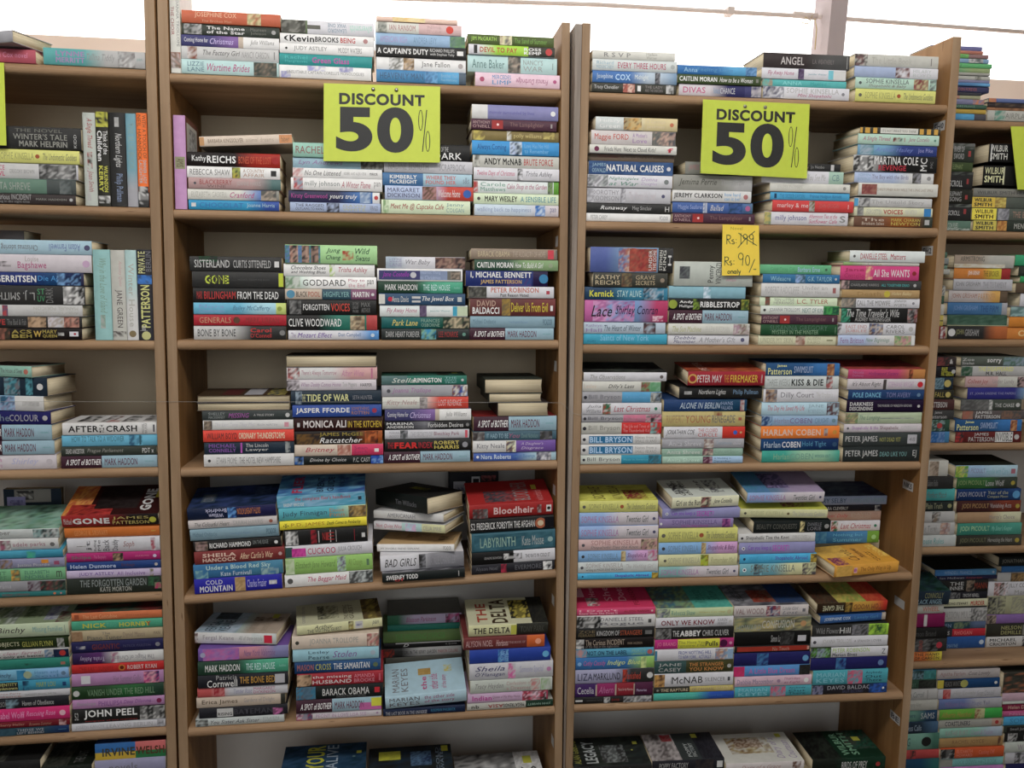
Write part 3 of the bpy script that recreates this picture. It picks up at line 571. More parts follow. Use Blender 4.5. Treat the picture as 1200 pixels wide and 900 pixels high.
794 892 88 | 453; .02-.47 eeeb CAITLIN MORAN; .5-.9 eeei How to be a Woman; r.94-.97:.3-.7 887
796 893 99 | dcd>336@.48|447@.8; .05-.32 c58 DIVAS; .42-.5 79b Rebecca; .5-.68 ccd CHANCE; p.88-1 99a,336,cbc
@3 1 3 118
895 996 62.5 | 433>555@.6; .2-.47 dcc ANGEL; .57-.82:.35-.65 877 L.A. WEATHERLY; r.97-.975:.1-.9 bbb
892 991 80.5 | dde; .07-.38 b68i Fly Away Home; p.43-.5 435,768; .55-.77:.4-.6 7ab Jennifer Weiner; r.79-.85 7cd; r.85-1 ddd
893 992 93.5 | 5bb; p.0-.12 997,5bb,a98; .24-.47 8dd ANNA; .57-.76 3aa Maxted
894 995 102 | dde; p.0-.24 446,99a,dde; .27-.88:.48-.9 bbb SOPHIE KINSELLA; .4-.8:.1-.45 b68i Mini Shopaholic; o.93 .14 889
@3 1 4 119.5
1002 1100 64 | ccb; p.0-.15 444,866,ccb; .2-.68 bba The Little Book; r.91-.92:.2-.8 877
1001 1099 78.7 | abd|dde@.65; p.49-.66 644,dde,977; .7-.92 bcc HILARY/BOYD
1002 1097 91.7 | bdc; o.06 .14 566; .13-.66:.48-.9 677 SOPHIE KINSELLA; .16-.63:.1-.42 887i Shopaholic & Baby; p.72-.9 955,844,cc9; p.92-1 677,bdc
1002 1096 105 | $UG
@3 2 1 260.3
698 794 137.5 | cdd>dc9@.5; .05-.3 eee Hilary/Green; p.34-.56 643,da5,cb8; .62-.85 dca A Carriage/Journey; o.93 .16 c75
693 792 153 | dcc; .04-.44 c54 Maggie FORD; .49-.66 a8b A Mother's/Love; p.72-1 776,ca9,556
691 793 170 b=180.3 | ddc; o.08 .3 735; .17-.36 666 Frieda Hunt; .39-.76 555b Next to Cloud Kids?; .89-.96 c45b f
692 790 181 d=1.2 | 765; .08-.35:.5-.9 844 THOMAS KENEALLY; .4-.75:.5-.8 987 Schindler's List
690 789 189 | 358; p.0-1 358,247,469; .04-.2 9bc JAMES/OSWALD; .21-.89 eeeb NATURAL CAUSES; o.95 .16 dde
688 788 205 | dde; p.0-.24 667,dde,9aa; .25-.6 698i Nightingales/at War; .63-.82 baci Donna/Douglas; o.93 .2 788
688 787 220 | ccd; .06-.38 99a DOROTHY/KOOMSON; p.0-.08 99a,ccd; p.4-.46 889,ccd; .5-.82 cbc The Woman He Loved; o.91 .12 557
688 787 238.3 | 333; .16-.48 eeei Runaway; .54-.77 aaa Meg Sinclair; .93-.98 ccc H
687 786 250 | eee; .05-.25 aaa PETER CAREY; .87-.97 99a PICADOR
@3 2 2 261
803 893 190 d=4 b=205 | 998; .05-.2 b88 JAMES
789 882 205 | 998>bbb@.7; .07-.55 554i Jemima Perrie; .6-.9 aaa The Sparrow
786 880 223.3 | ddd; .02-.63 333b JEREMY CLARKSON; .66-.86 6adb how hard/can it be?; o.93 .22 b77
788 882 237 | 46a>579@.9; .07-.38 9ad Maggie Seafarer; p.38-.43 eee,46a; .47-.64 ccdi Ballad; p.7-.87 246,46a; o.94 .25 b69
788 884 250 | $LL
@3 2 3 264
890 985 191 d=.5 | 333; p.5-.6 b98,333; .63-.8 999 Jo Nesbo; r.88-.92:.1-.9 ccc
893 989 200 | dde|acb@.82; .45-.78 bbbi Now You See Me; .86-.95 799 CB
902 996 215 | ddc; .09-.4 ccb JEREMY PAXMAN; o.93 .2 998
903 996 225.3 | 4ad; r.05-.08:.2-.8 246; .12-.43 38b THE SECRET GARDEN; .5-.9 37a Frances Hodgson Burnett
905 1000 235 | d44; .06-.44 ecc marley & me; p.45-.52 bbb,763; .57-.82 c66 JOHN GROGAN; r.93-.94:.3-.7 eaa
896 994 248.3 | dde; p.0-.08 cb6,897; .13-.5 77a milly johnson; .53-.87 c68i Afternoon Tea at the/Sunflower Cafe; .9-.97 999 s
@3 2 4 266.7
1008 1102 149.7 | 443; r.0-.03 da4; r.06-.12 da4; r.16-.21 da4; r.25-.72:.1-.95 ddc; .27-.7:.3-.7 887 IT'S NOT WHAT YOU THINK; r.74-.79 da4; r.83-.88 da4; r.92-.97 da4
1005 1100 157.5 | bdc; .06-.4 b68i A Single Thread; p.43-.58:.3-.7 a44,443,bdc; .62-.88 a78i Jane Costello; o.95 .12 698
1005 1098 170 | 7ac>348@.45; p.03-.2 8ab,abc,69a; .22-.7 78ci Arthur Hailey; .76-.95 99c Joe Pike
1000 1098 182.5 | ddd>222@.26; p.0-.24 333,eee,555; .25-.77:.45-.95 eeeb MARTINA COLE; .3-.63:.08-.42 b34b REVENGE; .8-.88:.1-.9 dddv MC; .92-.95:.3-.7 888v MC
1002 1095 201.7 | bce>ddd@.6; .04-.2 9bd JOHN/BOYNE; .22-.68 88a The Boy with the Birds; p.73-.84 443,99a; o.94 .2 999
1006 1099 214.7 b=230 | ddc; p.04-.23:.1-.9 955,844,a76; .23-.94:.4-.6 a98 CHRISTOPHER RUSH WILLS THE LONG LAST SMILE
1001 1092 232 | ccc|ccc; r.0-.05 5ad; p.06-.2 778,555,ccc; .22-.9 aaa The Untold Story
1001 1093 243 | ddb; p.04-.12 777,aa9; .16-.35 bba FORGOTTEN; .37-.62 b44b VOICES; .65-.8 ccb MAX ARTHUR; r.89-.98:.05-.95 38c
1001 1093 253.7 | 754>952@.4>343@.8; .1-.38 cba The/Broken Isles; .47-.84 cb5 MARK CHARAN/NEWTON; r.9-.96:.25-.75 bbb
@3 3 1 405.7
692 790 289.5 | 56a>79b@.3|333@.82; p.34-.55 68b,ca9,a43; p.47-.8:.05-.95 b54,933,854; .7-.8:.1-.9 dddv UNDER/THE DOME; .83-.92:.1-.9 ddcv STEPHEN/KING; .94-.98:.3-.7 dddv H
695 782 319.5 | 443; .03-.36 cb9 KATHY/REICHS; p.38-.52 643,875,443; .57-.83 ba8 GRAVE/SECRETS; o.93 .16 987
685 783 336.5 | 246>38a@.4; .06-.35 dd3x Kernick; .39-.68 bdd STAY ALIVE; p.7-.95 234,abc,38a
685 784 351.7 | c6a>79c@.3>b36@.75; p.1-.6 d9c,8ad,a59; .08-.33 223i Lace; .37-.88 224i Shirley Conran; p.82-.95:.05-.3 ecd,b36
683 780 377.5 | bcd; .03-.22 98b Kathryn/Hall; .25-.7 567i The Heart of Winter; p.73-.88 644,abc,334
684 782 391.3 | 3ac; .2-.78:.35-.95 8ce Saints of New York; .05-.15:.2-.4 279 ELLORY
@3 3 2 405
789 882 306.5 | bcb; p.07-.2:.3-.8 445,677; .43-.52:.15-.85 444v Penny; .53-.6:.1-.95 444v VINCENZI; .66-.8:.2-.5 c9a An Outrageous/Affair
783 874 335.5 | 8bc; p.45-.55 def,8bc
784 878 350 | 222; o.05 .4 9a3; .13-.3 eeeb Andy/Mulligan; p.3-.38 8a3,222; .39-.88 eeex RIBBLESTROP; p.9-1 aa3,573,222
784 877 363.4 | $SB
782 878 379 | ddc; .05-.4 bb8i The Sun Machine; .46-.75 ccb ELLEN SUSSMAN; p.8-1 b9a,876,ddc
783 878 392 | dde; .07-.34 668i Debbie/Macomber; .38-.83 99ai A Mother's Gift; o.92 .2 668
@3 3 3 406
891 975 310 | 6b8; .15-.48 5a7 Good Cause Girl; .53-.84 ace Barbara Erne; o.93 .14 465
894 984 321.3 | 37a; .1-.36 9cd Wideacre; p.42-.55 9be,467; .58-.9 9cd G.K. TAYLOR; o.95 .14 ccd
892 984 332 | ddd; .05-.48 bbb ROBERT RADCLIFFE; .52-.84 bbb Under an/English Heaven; r.91-.95:.3-.7 a66
891 982 348 | dec; p.07-.13 954,565; .18-.44 aa9 TEN LITTLE/HERRINGS; .48-.88 b76 L.C. TYLER
891 983 358.3 | ded|4a5@.8; o.05 .16 444; .11-.5 99a JOANNA TROLLOPE; .53-.79 799 NEXT OF KIN; p.8-1 4a5,254
892 981 368.8 | $LL
891 981 380 | 253; .12-.87:.45-.92 576 SUSANNA GREGORY; .15-.75:.1-.48 8a8 MYSTERY IN THE MINSTER; r.97-.975:.2-.8 9b9
889 980 393 | ddb; .03-.44 bb9 UNDER MY SKIN; p.48-.6 865,edc,a76; .63-.8 bb9 ALISON/BAIRD; r.88-.96:.45-.6 997
@3 3 4 406
996 1084 293.8 b=307.5 | dee; o.06 .12 666; .14-.5 b45 DANIELLE STEEL; .54-.74 b45 Matters
989 1078 307.3 | 9b7>ccb@.2; .1-.5 aa8 Susan Lewis
985 1077 311.5 | d48; .05-.3 b36b Jane/Costello; p.32-.41 ec9,d48; .42-.88 eee All She WANTS; o.94 .16 933
986 1080 328.6 | 444; p.0-.1 caa,444,655; .12-.47:.35-.65 999 CHARLAINE HARRIS; .5-.85:.35-.65 4aab ALL TOGETHER DEAD; o.92 .18 bbb
986 1077 339.5 | b96; .2-.5 a85 Death; o.58 .4 cb3; .64-.9 dc9i Helen Bailey
987 1078 349.3 | dde; p.0-.18 887,ba9,555; .19-.62 888 CALL THE MIDWIFE; .67-.83 999 JENNIFER/WORTH; o.92 .14 889
986 1075 361 | 222; p.0-.12 4a8,286,222; .07-.76:.4-.95 ccci The Time Traveler's Wife; .18-.65:.1-.38 bbb AUDREY NIFFENEGGER; p.87-1 999,333,b66
982 1073 378.4 | dde; p.0-.05 333,dde; .1-.37 c99 EAST END/JUBILEE; p.4-.58 643,57a,dcb; .62-.86 888 CAROL/RIVERS; o.94 .2 bbb
982 1072 392.7 | bce>ddd@.45; .03-.33 97a Fern Britton; .36-.67 798i New Beginnings; p.73-.95 6a6,c89,cb9; r.96-1 eee
@3 4 1 544.9 pt=5
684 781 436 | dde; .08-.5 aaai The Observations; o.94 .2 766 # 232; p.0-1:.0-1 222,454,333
682 774 446.9 | ddc; .02-.18 dcb Lesley; .33-.66 555i Dilly's Lass; p.75-.88 844,a65,6a7; p.86-1 6a7,8b9
681 775 459 | aab|5ad@.5; o.04 .16 334; .08-.48 889b Bill Bryson; .55-.85:.4-.6 7be A Short History; p.86-1 ccb,89a,333
681 775 472 | $JC
681 775 485.8 | aab|d79@.52; o.04 .2 334; .08-.51 778b Bill Bryson; .55-.78 c9a Neither Here; p.8-1 ccc,333,d79
680 775 495 | ccb|d22@.5; o.04 .16 334; .09-.48 998 Bill Bryson; .52-.85 e99 The Life and Times of/The Thunderbolt Kid; p.86-.98 8bb,565,d22
680 774 508.8 | ddd; o.04 .16 334; r.1-.65:.12-.85 27a; .11-.64:.2-.78 bdfb BILL BRYSON; .68-.95 aaa Notes from a/SMALL ISLAND
680 774 520.8 | ddd; o.04 .16 334; r.1-.65:.12-.85 27a; .11-.64:.2-.78 bdfb BILL BRYSON; .68-.95 aaa Notes from a/SMALL ISLAND
680 775 533.2 | cdc|29b@.5; o.04 .16 334; .08-.48 777 Bill Bryson; .53-.83:.4-.6 6cd Made in America; p.84-1 367,478,29b
@3 4 2 544
806 900 435 b=452 d=-.8 pt=8 p=5 | a23; o.06 .34 da5; o.06 .22 a23; .12-.44 eddb PETER MAY; .47-.53 d93 THE; .55-.91 ec3b FIREMAKER; .95-.97:.2-.8 c77v x # 832; p.0-1:.0-1 832,a43,c63; .2-.3:.1-.9 dba PETER
796 893 453 b=467 | 222; .06-.15 999 x; .23-.56 ccci Northern Lights; .65-.95 79b Philip Pullman
778 875 468 | 247>146@.6; .19-.68 bcdi ALONE IN BERLIN; .69-.83 9ac HANS/FALLADA; p.92-.97 a55,bbb
776 873 482 | cb7; .05-.26 b96 RUPERT; .28-.58 b75 YOUNG; .6-.88 777 RENEGADE; p.62-.72:.7-1 954,cb7; r.92-.96:.4-.6 b65
778 873 499.8 | dde|d32@.72; .03-.38 555i JONATHAN COE; .42-.66 c66 THE CLOSED/CIRCLE; o.88 .18 36c; o.95 .1 da7
776 872 514 | aab; .08-.48 ccd Anita Shreve; p.51-.63 ba9,ddd,866; .66-.85 9ab Testimony; .87-.96:.35-.65 ccd abacus
776 871 525.4 | 9ba; .06-.47 cdc Anita Shreve; p.5-.63 956,655,cba; .66-.95 8a9 Light on Snow
776 870 534.4 | acb|ace@.6; .06-.46 ced Anita Shreve; p.5-.62 524,634,b9a; .64-.85 579 A Wedding in/December
@3 4 3 542.4
895 984 425.5 | $SW
895 983 440.5 | cdd; .03-.34 9aa THREE WEEKS; .36-.79 233b KISS & DIE; p.83-.92 344,b66,cdd
895 983 455.7 | dde; p.03-.18 533,ca8,889; .23-.67 889 Dilly Court; .7-.92 cccb The Orphan's
893 984 471.5 | bde; .08-.55 c78i The Day He Saved My Life; .6-.8 9bc JANE/ROBINSON; p.84-1 534,644,bde
893 982 487 | 9bd; p.0-.14 247,358,9bd; .17-.36 99b Harlan; .37-.66 87a COBEN; .7-.88 79b CAUGHT; o.95 .2 79a
892 984 499.3 | f82; .03-.76 ecbb HARLAN COBEN; .8-.85:.2-.8 954v x; o.94 .18 d93
892 983 514 | 147>136@.6; .04-.25 bcdb Harlan; .27-.51 ddeb COBEN; .53-.84 59b Hold Tight; o.95 .2 357
893 984 528 | 3a9>9ca@.4>3a9@.9; .15-.35 8b9 Harlan; .36-.66 7a9 COBEN; .68-.88:.4-.65 488 WOODS OUT
@3 4 4 542.4 pt=5
994 1084 432.4 | c47>c84@.75; .06-.2 c7a Nicola/Doherty; .26-.65 937i Hollywood Sisters; p.79-.84 532,c64 # b44; p.0-1:.0-1 b44,843
993 1084 444 | dcd; .06-.43 666i It's About Right; p.46-.5 544; .53-.86 cac STEPHANIE WRIGHT; o.94 .28 d23
994 1084 456.8 | 247; .06-.43 7bdx POLE DANCE; .5-.82 88b TOM AVERY; o.93 .2 68a
992 1083 468.5 | 213; .04-.34 dddb DARKNESS/DESCENDING; .4-.85:.45-.65 bbb THE MURDER OF MEREDITH KERCHER; o.94 .12 ccc
991 1080 483.2 | bca; p.0-.16 876,cb8,796; .18-.45 798i The Longing; .45-.9:.45-.52 687 x
989 1080 496.6 | dcd; o.05 .14 556; .1-.44 a7b Shopaholic & the; .46-.7 745b Shopaholic; .73-.95 ccc SOPHIE
988 1079 506.7 | 344; .03-.44 cccb PETER JAMES; .47-.74:.35-.65 aa5b NOT DEAD YET; r.83-.95:.2-.85 bbc; .85-.93:.35-.65 889 48
988 1078 523.2 | 233; .03-.45 cccb PETER JAMES; .48-.83:.35-.65 7aab DEAD LIKE YOU; .91-.96 bbb EJ
@3 5 1 681 pt=4
678 771 586.5 | $UG # dd5; p.0-1:.0-1 dd5,ee6,cc4; p.62-.9:.1-.65 822,944,cc4; .2-.35:.1-.9 763i SOPHIE; .45-.58:.1-.9 763i KINSELLA
678 771 600.5 | $TG
678 771 616 | $TG
677 770 631.5 | dbb; o.06 .14 556; .16-.76:.48-.92 b88 SOPHIE KINSELLA; .15-.76:.1-.42 877i Shopaholic Ties the Knot; p.79-1 333,cb9,c99
677 770 645 | $SBB; p.88-1 ccd,c58
677 771 658 | cdd; o.05 .14 556; .1-.56:.45-.9 baa SOPHIE KINSELLA; .1-.56:.12-.4 777 writing as MADELEINE WICKHAM; .6-.94 bbbi The Wedding Girl
677 771 671 | $AB
@3 5 2 677 pt=6
787 868 582 y=6 b=595.5 d=-1 p=3 | eec; .06-.42 333b Girl on the Run; p.43-.58 a66,333,eec; .62-.9 444i Jane Costello # cdc; p.1-.3:.2-.8 334,cdc; .15-.35:.1-.9 333i Girl on/the Run; .5-.62:.2-.9 555i Jane; p.65-.85:.2-.9 556,cdc
776 867 595.5 | $SEC
772 859 607.5 | 98b; o.03 .14 eee; .18-.78:.4-.9 769 SOPHIE KINSELLA; .3-.66:.08-.36 b4a Can You Keep a Secret?; p.85-.96 526,b6a
772 864 618.5 | $UG # dd5
772 864 635.3 | $SBB
772 864 649.5 | dda; o.08 .12 665; .12-.52 bb9 SOPHIE KINSELLA; p.53-.63 ac3,cb2,543; .66-.97 bb8i Remember Me?
772 865 663.5 | 8bb>dcd@.35; .03-.5 b8b SOPHIE KINSELLA; .6-.88 566i Twenties Girl; o.95 .12 557
@3 5 3 673.7 pt=7
875 965 576 b=589 p=4 | $TG # 68a>a9b@.5; p.3-.6:.2-.9 446,98b; p.0-.3:.0-1 48a,58b
870 969 597 y=-5 b=608 p=3 | dda; o.06 .14 554; .12-.5 cc9 SOPHIE KINSELLA; o.55 .14 764; .6-.97 bba The Undomestic Goddess # cc4; p.5-.8:.1-.4 944,cc4
883 973 610 b=624 | 122; .04-.56 665 BEAUTY CONQUESTS; p.6-.66 ed9,122; .7-.88 889 DANIELLE/LORIE; o.95 .2 999
865 955 624.7 | ddd; o.05 .14 334; .1-.66 334b Shopaholic Ties the Knot; .7-.94 bbb SOPHIE KINSELLA
866 955 635.3 | $SEC
867 957 649 | $AB
867 956 660 | 7bc>dda@.55; o.06 .16 fff; o.06 .09 335; p.18-.3 445,7bc; .14-.72:.3-.9 787 SOPHIE KINSELLA; p.82-1 656,dda,545
@3 5 4 672 pt=4
953 1039 581 d=11 | 9ac; .02-.45 357 MARY SELBY; .5-.97 8ab A WING AND A PRAYER # 456; p.0-1:.0-1 346,567,335
954 1033 591.7 d=11 | 223; .05-.5 ccc BARBARA CLEVERLY; p.9-.97 ccc,223
955 1032 599 d=11 | b98; .15-.5 c55i Goin' Dolly; .55-.85 ba9 DAVID/THOMSON
954 1031 610 d=11 | $JC
953 1030 622.5 d=11 | 37a>48b@.5|7a3@.82; p.0-.2 37a,59b; .3-.75 6bd Nothing but/Summer; o.92 .2 ad8
953 1030 633 d=13.5 b=647 | cb9
953 1030 647 d=14 h | aa8
@3 5 5 677
977 1059 662 y=9 b=677 d=-2.2 p=5 | ea3; p.03-.27 eb5,da4; r.3-.35:.25-.75 ebb; o.32 .16 c7a; .4-.88 a62 The Only Way is Up # ea2; p.05-.25:.02-.4 725,937,ea2; p.0-.5:.4-1 eb4,fc4; .35-.5:.2-.75 852i Carole; .55-.65:.3-.8 852i Matthews; .7-.8:.1-.6 632 Only/Way; p.85-1:.3-.9 ea2,fd6
@3 6 1 825.5 pt=5
676 768 712 | d47; .03-.52 fbcb I Don't/Know How She Does It; .6-.92:.35-.65 933b ALLISON PEARSON; o.96 .14 ecc # d36; p.15-.32:.1-.45 ddc,565,d36; .05-.15:.5-.95 fbc I; .22-.3:.5-.95 fbc How; .4-.5:.3-.95 fbc She; .58-.68:.3-.95 fbc Does; .75-.82:.1-.9 923 PEARSON
676 768 720.7 | ddd; p.0-.3 333,ccc,222; .3-.85 778 DANIELLE STEEL/Rogue; r.91-.95:.35-.65 555
675 767 735.7 | 222; .03-.24 875 ZOE/FERRARIS; .26-.55 cccb KINGDOM OF; .56-.84 b53b STRANGERS; r.88-.97:.3-.7 777
674 766 747.5 | 211; p.0-.1 ddd,211; .12-.62:.35-.9 ba9 The Curious INCIDENT; .12-.55:.05-.35 988 of the dog in the night-time; .66-.85:.35-.6 987 MARK HADDON
674 766 759.7 | 5ac; p.0-.14 c99,5ac; .14-.66 246b NOT ON THE LABEL; .72-.9 9c9 FELICITY/LAWRENCE; o.95 .3 c66
674 767 769.8 | 37b>9c6@.75; o.05 .16 8be; .1-.38 c6ai Cathy Cassidy; .4-.82 de8i Indigo Blue; p.83-.9 de9,9b7
674 766 784 | aac>333@.6; .03-.22 446 LIZA; .23-.57 223b MARKLUND; p.6-.66 c43,333; .63-.83 c43b Vanished; o.95 .22 ddd
674 765 800.3 | 426|926@.28|923@.53|524@.76; .03-.24 ccd Cecelia; r.26-.28 ba9; .3-.49 c7ai Ahern; r.51-.53 ba9; .55-.74:.4-.6 dbb Thanks for the Memories; r.75-.765 ba9; .79-.92:.3-.5 cbd Memories
673 765 816 | 222; r.01-.1:.35-.65 ccc; .15-.35:.4-.6 666 ANTHONY TUCK; p.37-.45 ccc,222; .47-.57 922 jump; p.62-.98 222,ccc,aab
@3 6 2 822.7 pt=5
770 860 712 | cda; p.0-.17 aab,567,cda; .19-.5 7a9 Rebecca Shaw; .55-.9:.4-.6 cb6 Whispers in the Village; o.95 .24 cc9 # 4a9; p.0-.5:.0-1 665,478,8a7; p.5-1:.0-1 4a9,5ba; .55-.7:.2-.8 387i Rebecca; .75-.9:.3-.8 387i Shaw
768 860 723 | dde; .07-.76 834b ONLY WE KNOW; .8-.92 99a KAREN/PERRY; o.96 .16 ccc
768 860 735 | 222; p.0-.2 999,222,555; .22-.3 dddb THE; .31-.58 eeex ABBEY; .6-.94 cccb CHRIS CULVER
767 860 748.6 | c28|dd2@.29|b27@.82; .03-.27 e8ab JO BRAND; .3-.63 994 The More You/Ignore Me; .64-.8 333x Pulls; o.87 .4 514; o.96 .16 d9b
767 859 760 | dde; r.0-.03 48a; .3-.72 45a FROM NOTTING HILL/TO NEW YORK... ACTUALLY; p.77-.93 59c,c85,ddd; r.93-1 9bd
767 859 774 | 355|442@.4; .05-.34 bbb JANE/CASEY; .44-.88 c84b THE STRANGER/YOU KNOW; o.95 .16 bbb
767 859 788.7 | dde; p.0-.13 c94,643,da6; .2-.23 99a ANDY; .22-.61 333 McNAB; .64-.9:.35-.65 889 SILENCER; r.93-.96:.35-.65 556
766 859 804.3 | 332|cb6@.45; o.05 .2 998; .09-.43 cb9b THE RAPTURE; .48-.75 987 OF CANAAN; .78-.96 dc9 SHERI/REYNOLDS
766 860 811.2 | 4ba>25b@.6; .25-.55:.4-.6 6cc JOANNE HARRIS; .6-.85:.4-.6 58c blue eyed boy
@3 6 3 819.7 pt=5
858 947 708.8 | dcc; .02-.4 977 VAL WOOD; p.43-.62 a33,247,dcc; .65-.86 889i Little Girl/Lost; r.92-.96:.35-.65 778 # 667; p.0-1:.0-1 99a,445,667; p.3-.62:.15-.7 a43,732,865; p.6-1:.1-1 247,346; .05-.2:.2-.9 445i Little/Girl
860 950 722 | 887; p.0-1 786,cb7,554,997; .03-.35:.1-.5 9a9 HOWARD; .36-.78 ccb CONFUSION; o.9 .2 c96
860 950 740 | 111; .48-.63 bbb Simon Law; p.6-.78 333,555,111; r.83-.94:.25-.7 ccd
861 949 756 | 222; r.03-.97:.2-.9 a32; .5-.72 b98 No Touch; r.96-.99:.3-.8 da9
860 949 764.3 | 226; p.3-.45 48b,226,36a; o.94 .24 6ad
860 949 779.5 | 59d; p.0-.14 d27,c36; .2-.8 c6b A Little Blue Dream; p.86-1 222,333
861 952 792 | dbc; .03-.5 98a Debbie Macomber; o.57 .18 a8a; .64-.85 a68i Thursdays/at Eight; o.93 .24 eee
861 952 803.8 | $AN
@3 6 4 816 pt=5
957 1041 705.4 y=3 b=718 d=-.8 p=3 | 321|c93@.4>c32@.85; .08-.38 ccabu THE GAME; p.4-.5 a83,432; .52-.92 843u TOM WOOD # cb4>c42@.6; p.0-.3:.0-1 532,543,332; p.3-.7:.0-1 cb5,a94,8a4; p.7-1:.0-1 c53,b32
961 1041 720.5 y=5 b=730 d=-.5 | 36a|cba@.94; .06-.46 cdeb JOSEPHINE COX; .52-.88 59c Lonely Girl
952 1041 731.5 | 333>777@.6|ad3@.74; p.52-.72 889,444; .05-.35 999 Wild Flower; .36-.5 ddd Hill; p.74-.97 ad3,243,8b3; .85-.9 363 4
950 1040 745.3 | dde; o.05 .16 556; .15-.53 bbb JOANNA TROLLOPE; .56-.92:.4-.65 99a A SPANISH LOVER
950 1040 757.8 | 342|dde@.26; p.0-.25 222,9ab,6a4; .28-.76:.5-.92 ac5 PETER ROBINSON; .28-.6:.1-.45 556b Marion Bives; .92-.97 667 Z
950 1039 770 | 226; p.33-.46 48b,226,36a; o.92 .24 68b
950 1040 784.5 | $AN
952 1039 801.7 | 223>15a@.85; p.0-.14 346,223,99b; .2-.85:.48-.9 aab DAVID BALDACCI; .4-.68:.1-.4 557 SPLIT SECOND; p.76-1 15a,36c,223; o.95 .12 eee
@3 7 1 965
672 764 897 p=2 | 222 # 233; p.0-1:.0-1 222,343,233; .03-.12:.1-.9 aa4b ALAN GIBBONS; .18-.34:.1-.85 bccx LEGACY; p.4-.72:.1-.7 444,899,333; o.82 .02 bb3; r.86-.92:.7-.8 bb3
672 764 910 | 444
672 764 930 h | 543
@3 7 2 965
764 851 890 p=2 | 223; .1-.5 aaa POPPY FACTORY; p.6-.85 223,433; r.9-.98:.2-.8 ddd # 344; p.0-.42:.0-1 a99,655,cbb; p.25-.4:.7-.95 b23,a66; .52-.66:.1-.6 bcc POPPY/FACTORY; p.7-1:.0-1 223,334; r.7-.78:.8-.95 cc3
764 851 903 | 555
764 851 925 h | 444
@3 7 3 965
848 942 893 p=2 | dcc; .2-.7 b99i Diary of a Grace; p.85-.96 754,dcc # ddc; p.15-.7:.3-.85 864,ba7,ddc; p.25-.6:.5-.8 753,cba; .7-.82:.1-.8 a9bi Diary of a; .85-.95:.1-.7 a9bi Courtesan; r.85-.92:.82-.95 cc3
848 942 905 | 667
848 942 928 h | 445
@3 7 4 965
952 1037 888 p=2 | 121>132@.4; .4-.75 ccc BIRDS OF PREY; o.9 .16 a33 # 132; p.0-.4:.0-1 111,232; .45-.7:.1-.9 7a8b WILBUR/SMITH; p.6-1:.3-1 443,254,132; r.75-.85:.6-.75 bb3
952 1037 905 | 433
952 1037 928 h | 344
@1 1 1 72.5
-80 16 33 y=-24 b=47.5 d=-3 | aab # bb9
-56 42 56 | b56; .3-.9 d8a Josephine Cox novel
@1 1 2 77.3
51 170 58 | 5aa>bbb@.5; .12-.4 a8bb LYNNE/MERRITT; .42-.7 999i Tallina Tiddly; p.73-.9 999,ccc,877; .92-.97:.4-.6 8aa pan
@1 2 1 239
-16 95 148 b=174.5 | 333; .28-.85:.42-.68 998 WINTER'S TALE; .34-.85:.1-.36 998b MARK HELPRIN; .3-.8:.75-.9 776 THE NOVEL; .92-.95:.1-.7 bbbv KIDD
-15 93 175 | $UG
-17 91 191 | ccc>ccd@.6; .06-.2 c57b ALICE/OWL; .25-.52:.35-.6 999 GREGORY BROWN; p.57-.98 333,777,bbb,555
-19 89 209.5 | 687|455@.68; .05-.5 9a9 ANITA SHREVE; p.82-.95 677,455
-20 89 227 | 433; .05-.52:.4-.95 aaa The Curious INCIDENT; .05-.5:.05-.35 888 of the dog in the night-time; .57-.9:.4-.6 998 MARK HADDON; o.95 .16 bbb
@1 2 2 241.5
98 113 132 V | bcb; .05-.95:.2-.5 bcb x; .06-.38 a44i A Single Thread; p.42-.6:.3-.7 a44,443,bcb; .62-.85 a66i Joan Smith
113 129 131 V | 332; p.0-.16 bb3,332,cc4; .2-.52:.1-.48 eeeb Children; .2-.45:.55-.9 eeeb Think of the; .57-.85 cc4b WILKINSON/KERRY; p.89-.97 ddd,332
128 149 132 V | 333; .05-.15 aaa x; .22-.58 ccci Northern Lights; .65-.95 89b Philip Pullman
147 161 133 V | 7ab>aab@.7; .1-.6 8aa THE BLUE BOOK
160 173.3 132.5 V | f72|333@.84; .02-.5:.1-.45 853 NEIL HANNOCK; .02-.48:.55-.9 853 WITH A TOUCH OF; .5-.75 bbbb DINNER LADY/LAUGHTER; p.78-.98 333,ddd,444
@1 3 1 399
-60 28 269 d=6 h b=281 | 655 # 655
-5 107 281 | acd; .05-.43 778bu Christmas adoring; .55-.88 78bu Adam Farnwell; o.95 .2 557
-5 107 298 | dcd; p.0-.15:.3-.6 544,dcd; .22-.52:.1-.6 b58 Bagshawe; .3-.44:.6-.9 baa Louise; o.94 .2 cac
-8 98 319 | 237>147@.5>335@.85; .02-.47 eeeb GERRITSEN; .49-.82 49dn Die Again; p.7-.97 7ad,236,124
-8 100 334.5 | 333; .05-.45 aaau L. J. SMITH; .48-.56 496 ST/UV; .57-.65:.1-.9 777v DARK; p.76-.99 eee,999,222
-10 97 357 | ccc; p.12-.18 b44,557; .46-.95 bbau Arthur's moon pocket/MANUEL POLICON
-10 96 370.7 | 333; .02-.15 b33b WE; .17-.38 777 The Bad & Fab; p.4-.6 b97,ca8,543; p.62-.8 dcd,ccd,a98; p.8-.97 b76,c98,333
-10 96 384 | 211; p.0-.2 543,a65,332; .22-.3 a94b A/B; .31-.37 a94b C/E; .38-.44 a94b S/H; .46-.55 ca4b W; .56-.72 a94b MARY/QUEEN; .73-.8 776 x; r.86-.96:.3-.7 dde; o.92 .1 b34
@1 3 2 399
110 131 292.5 V | 9cc; .1-.7 8a9i Why in the Love of Island; .72-.87 8a9 x
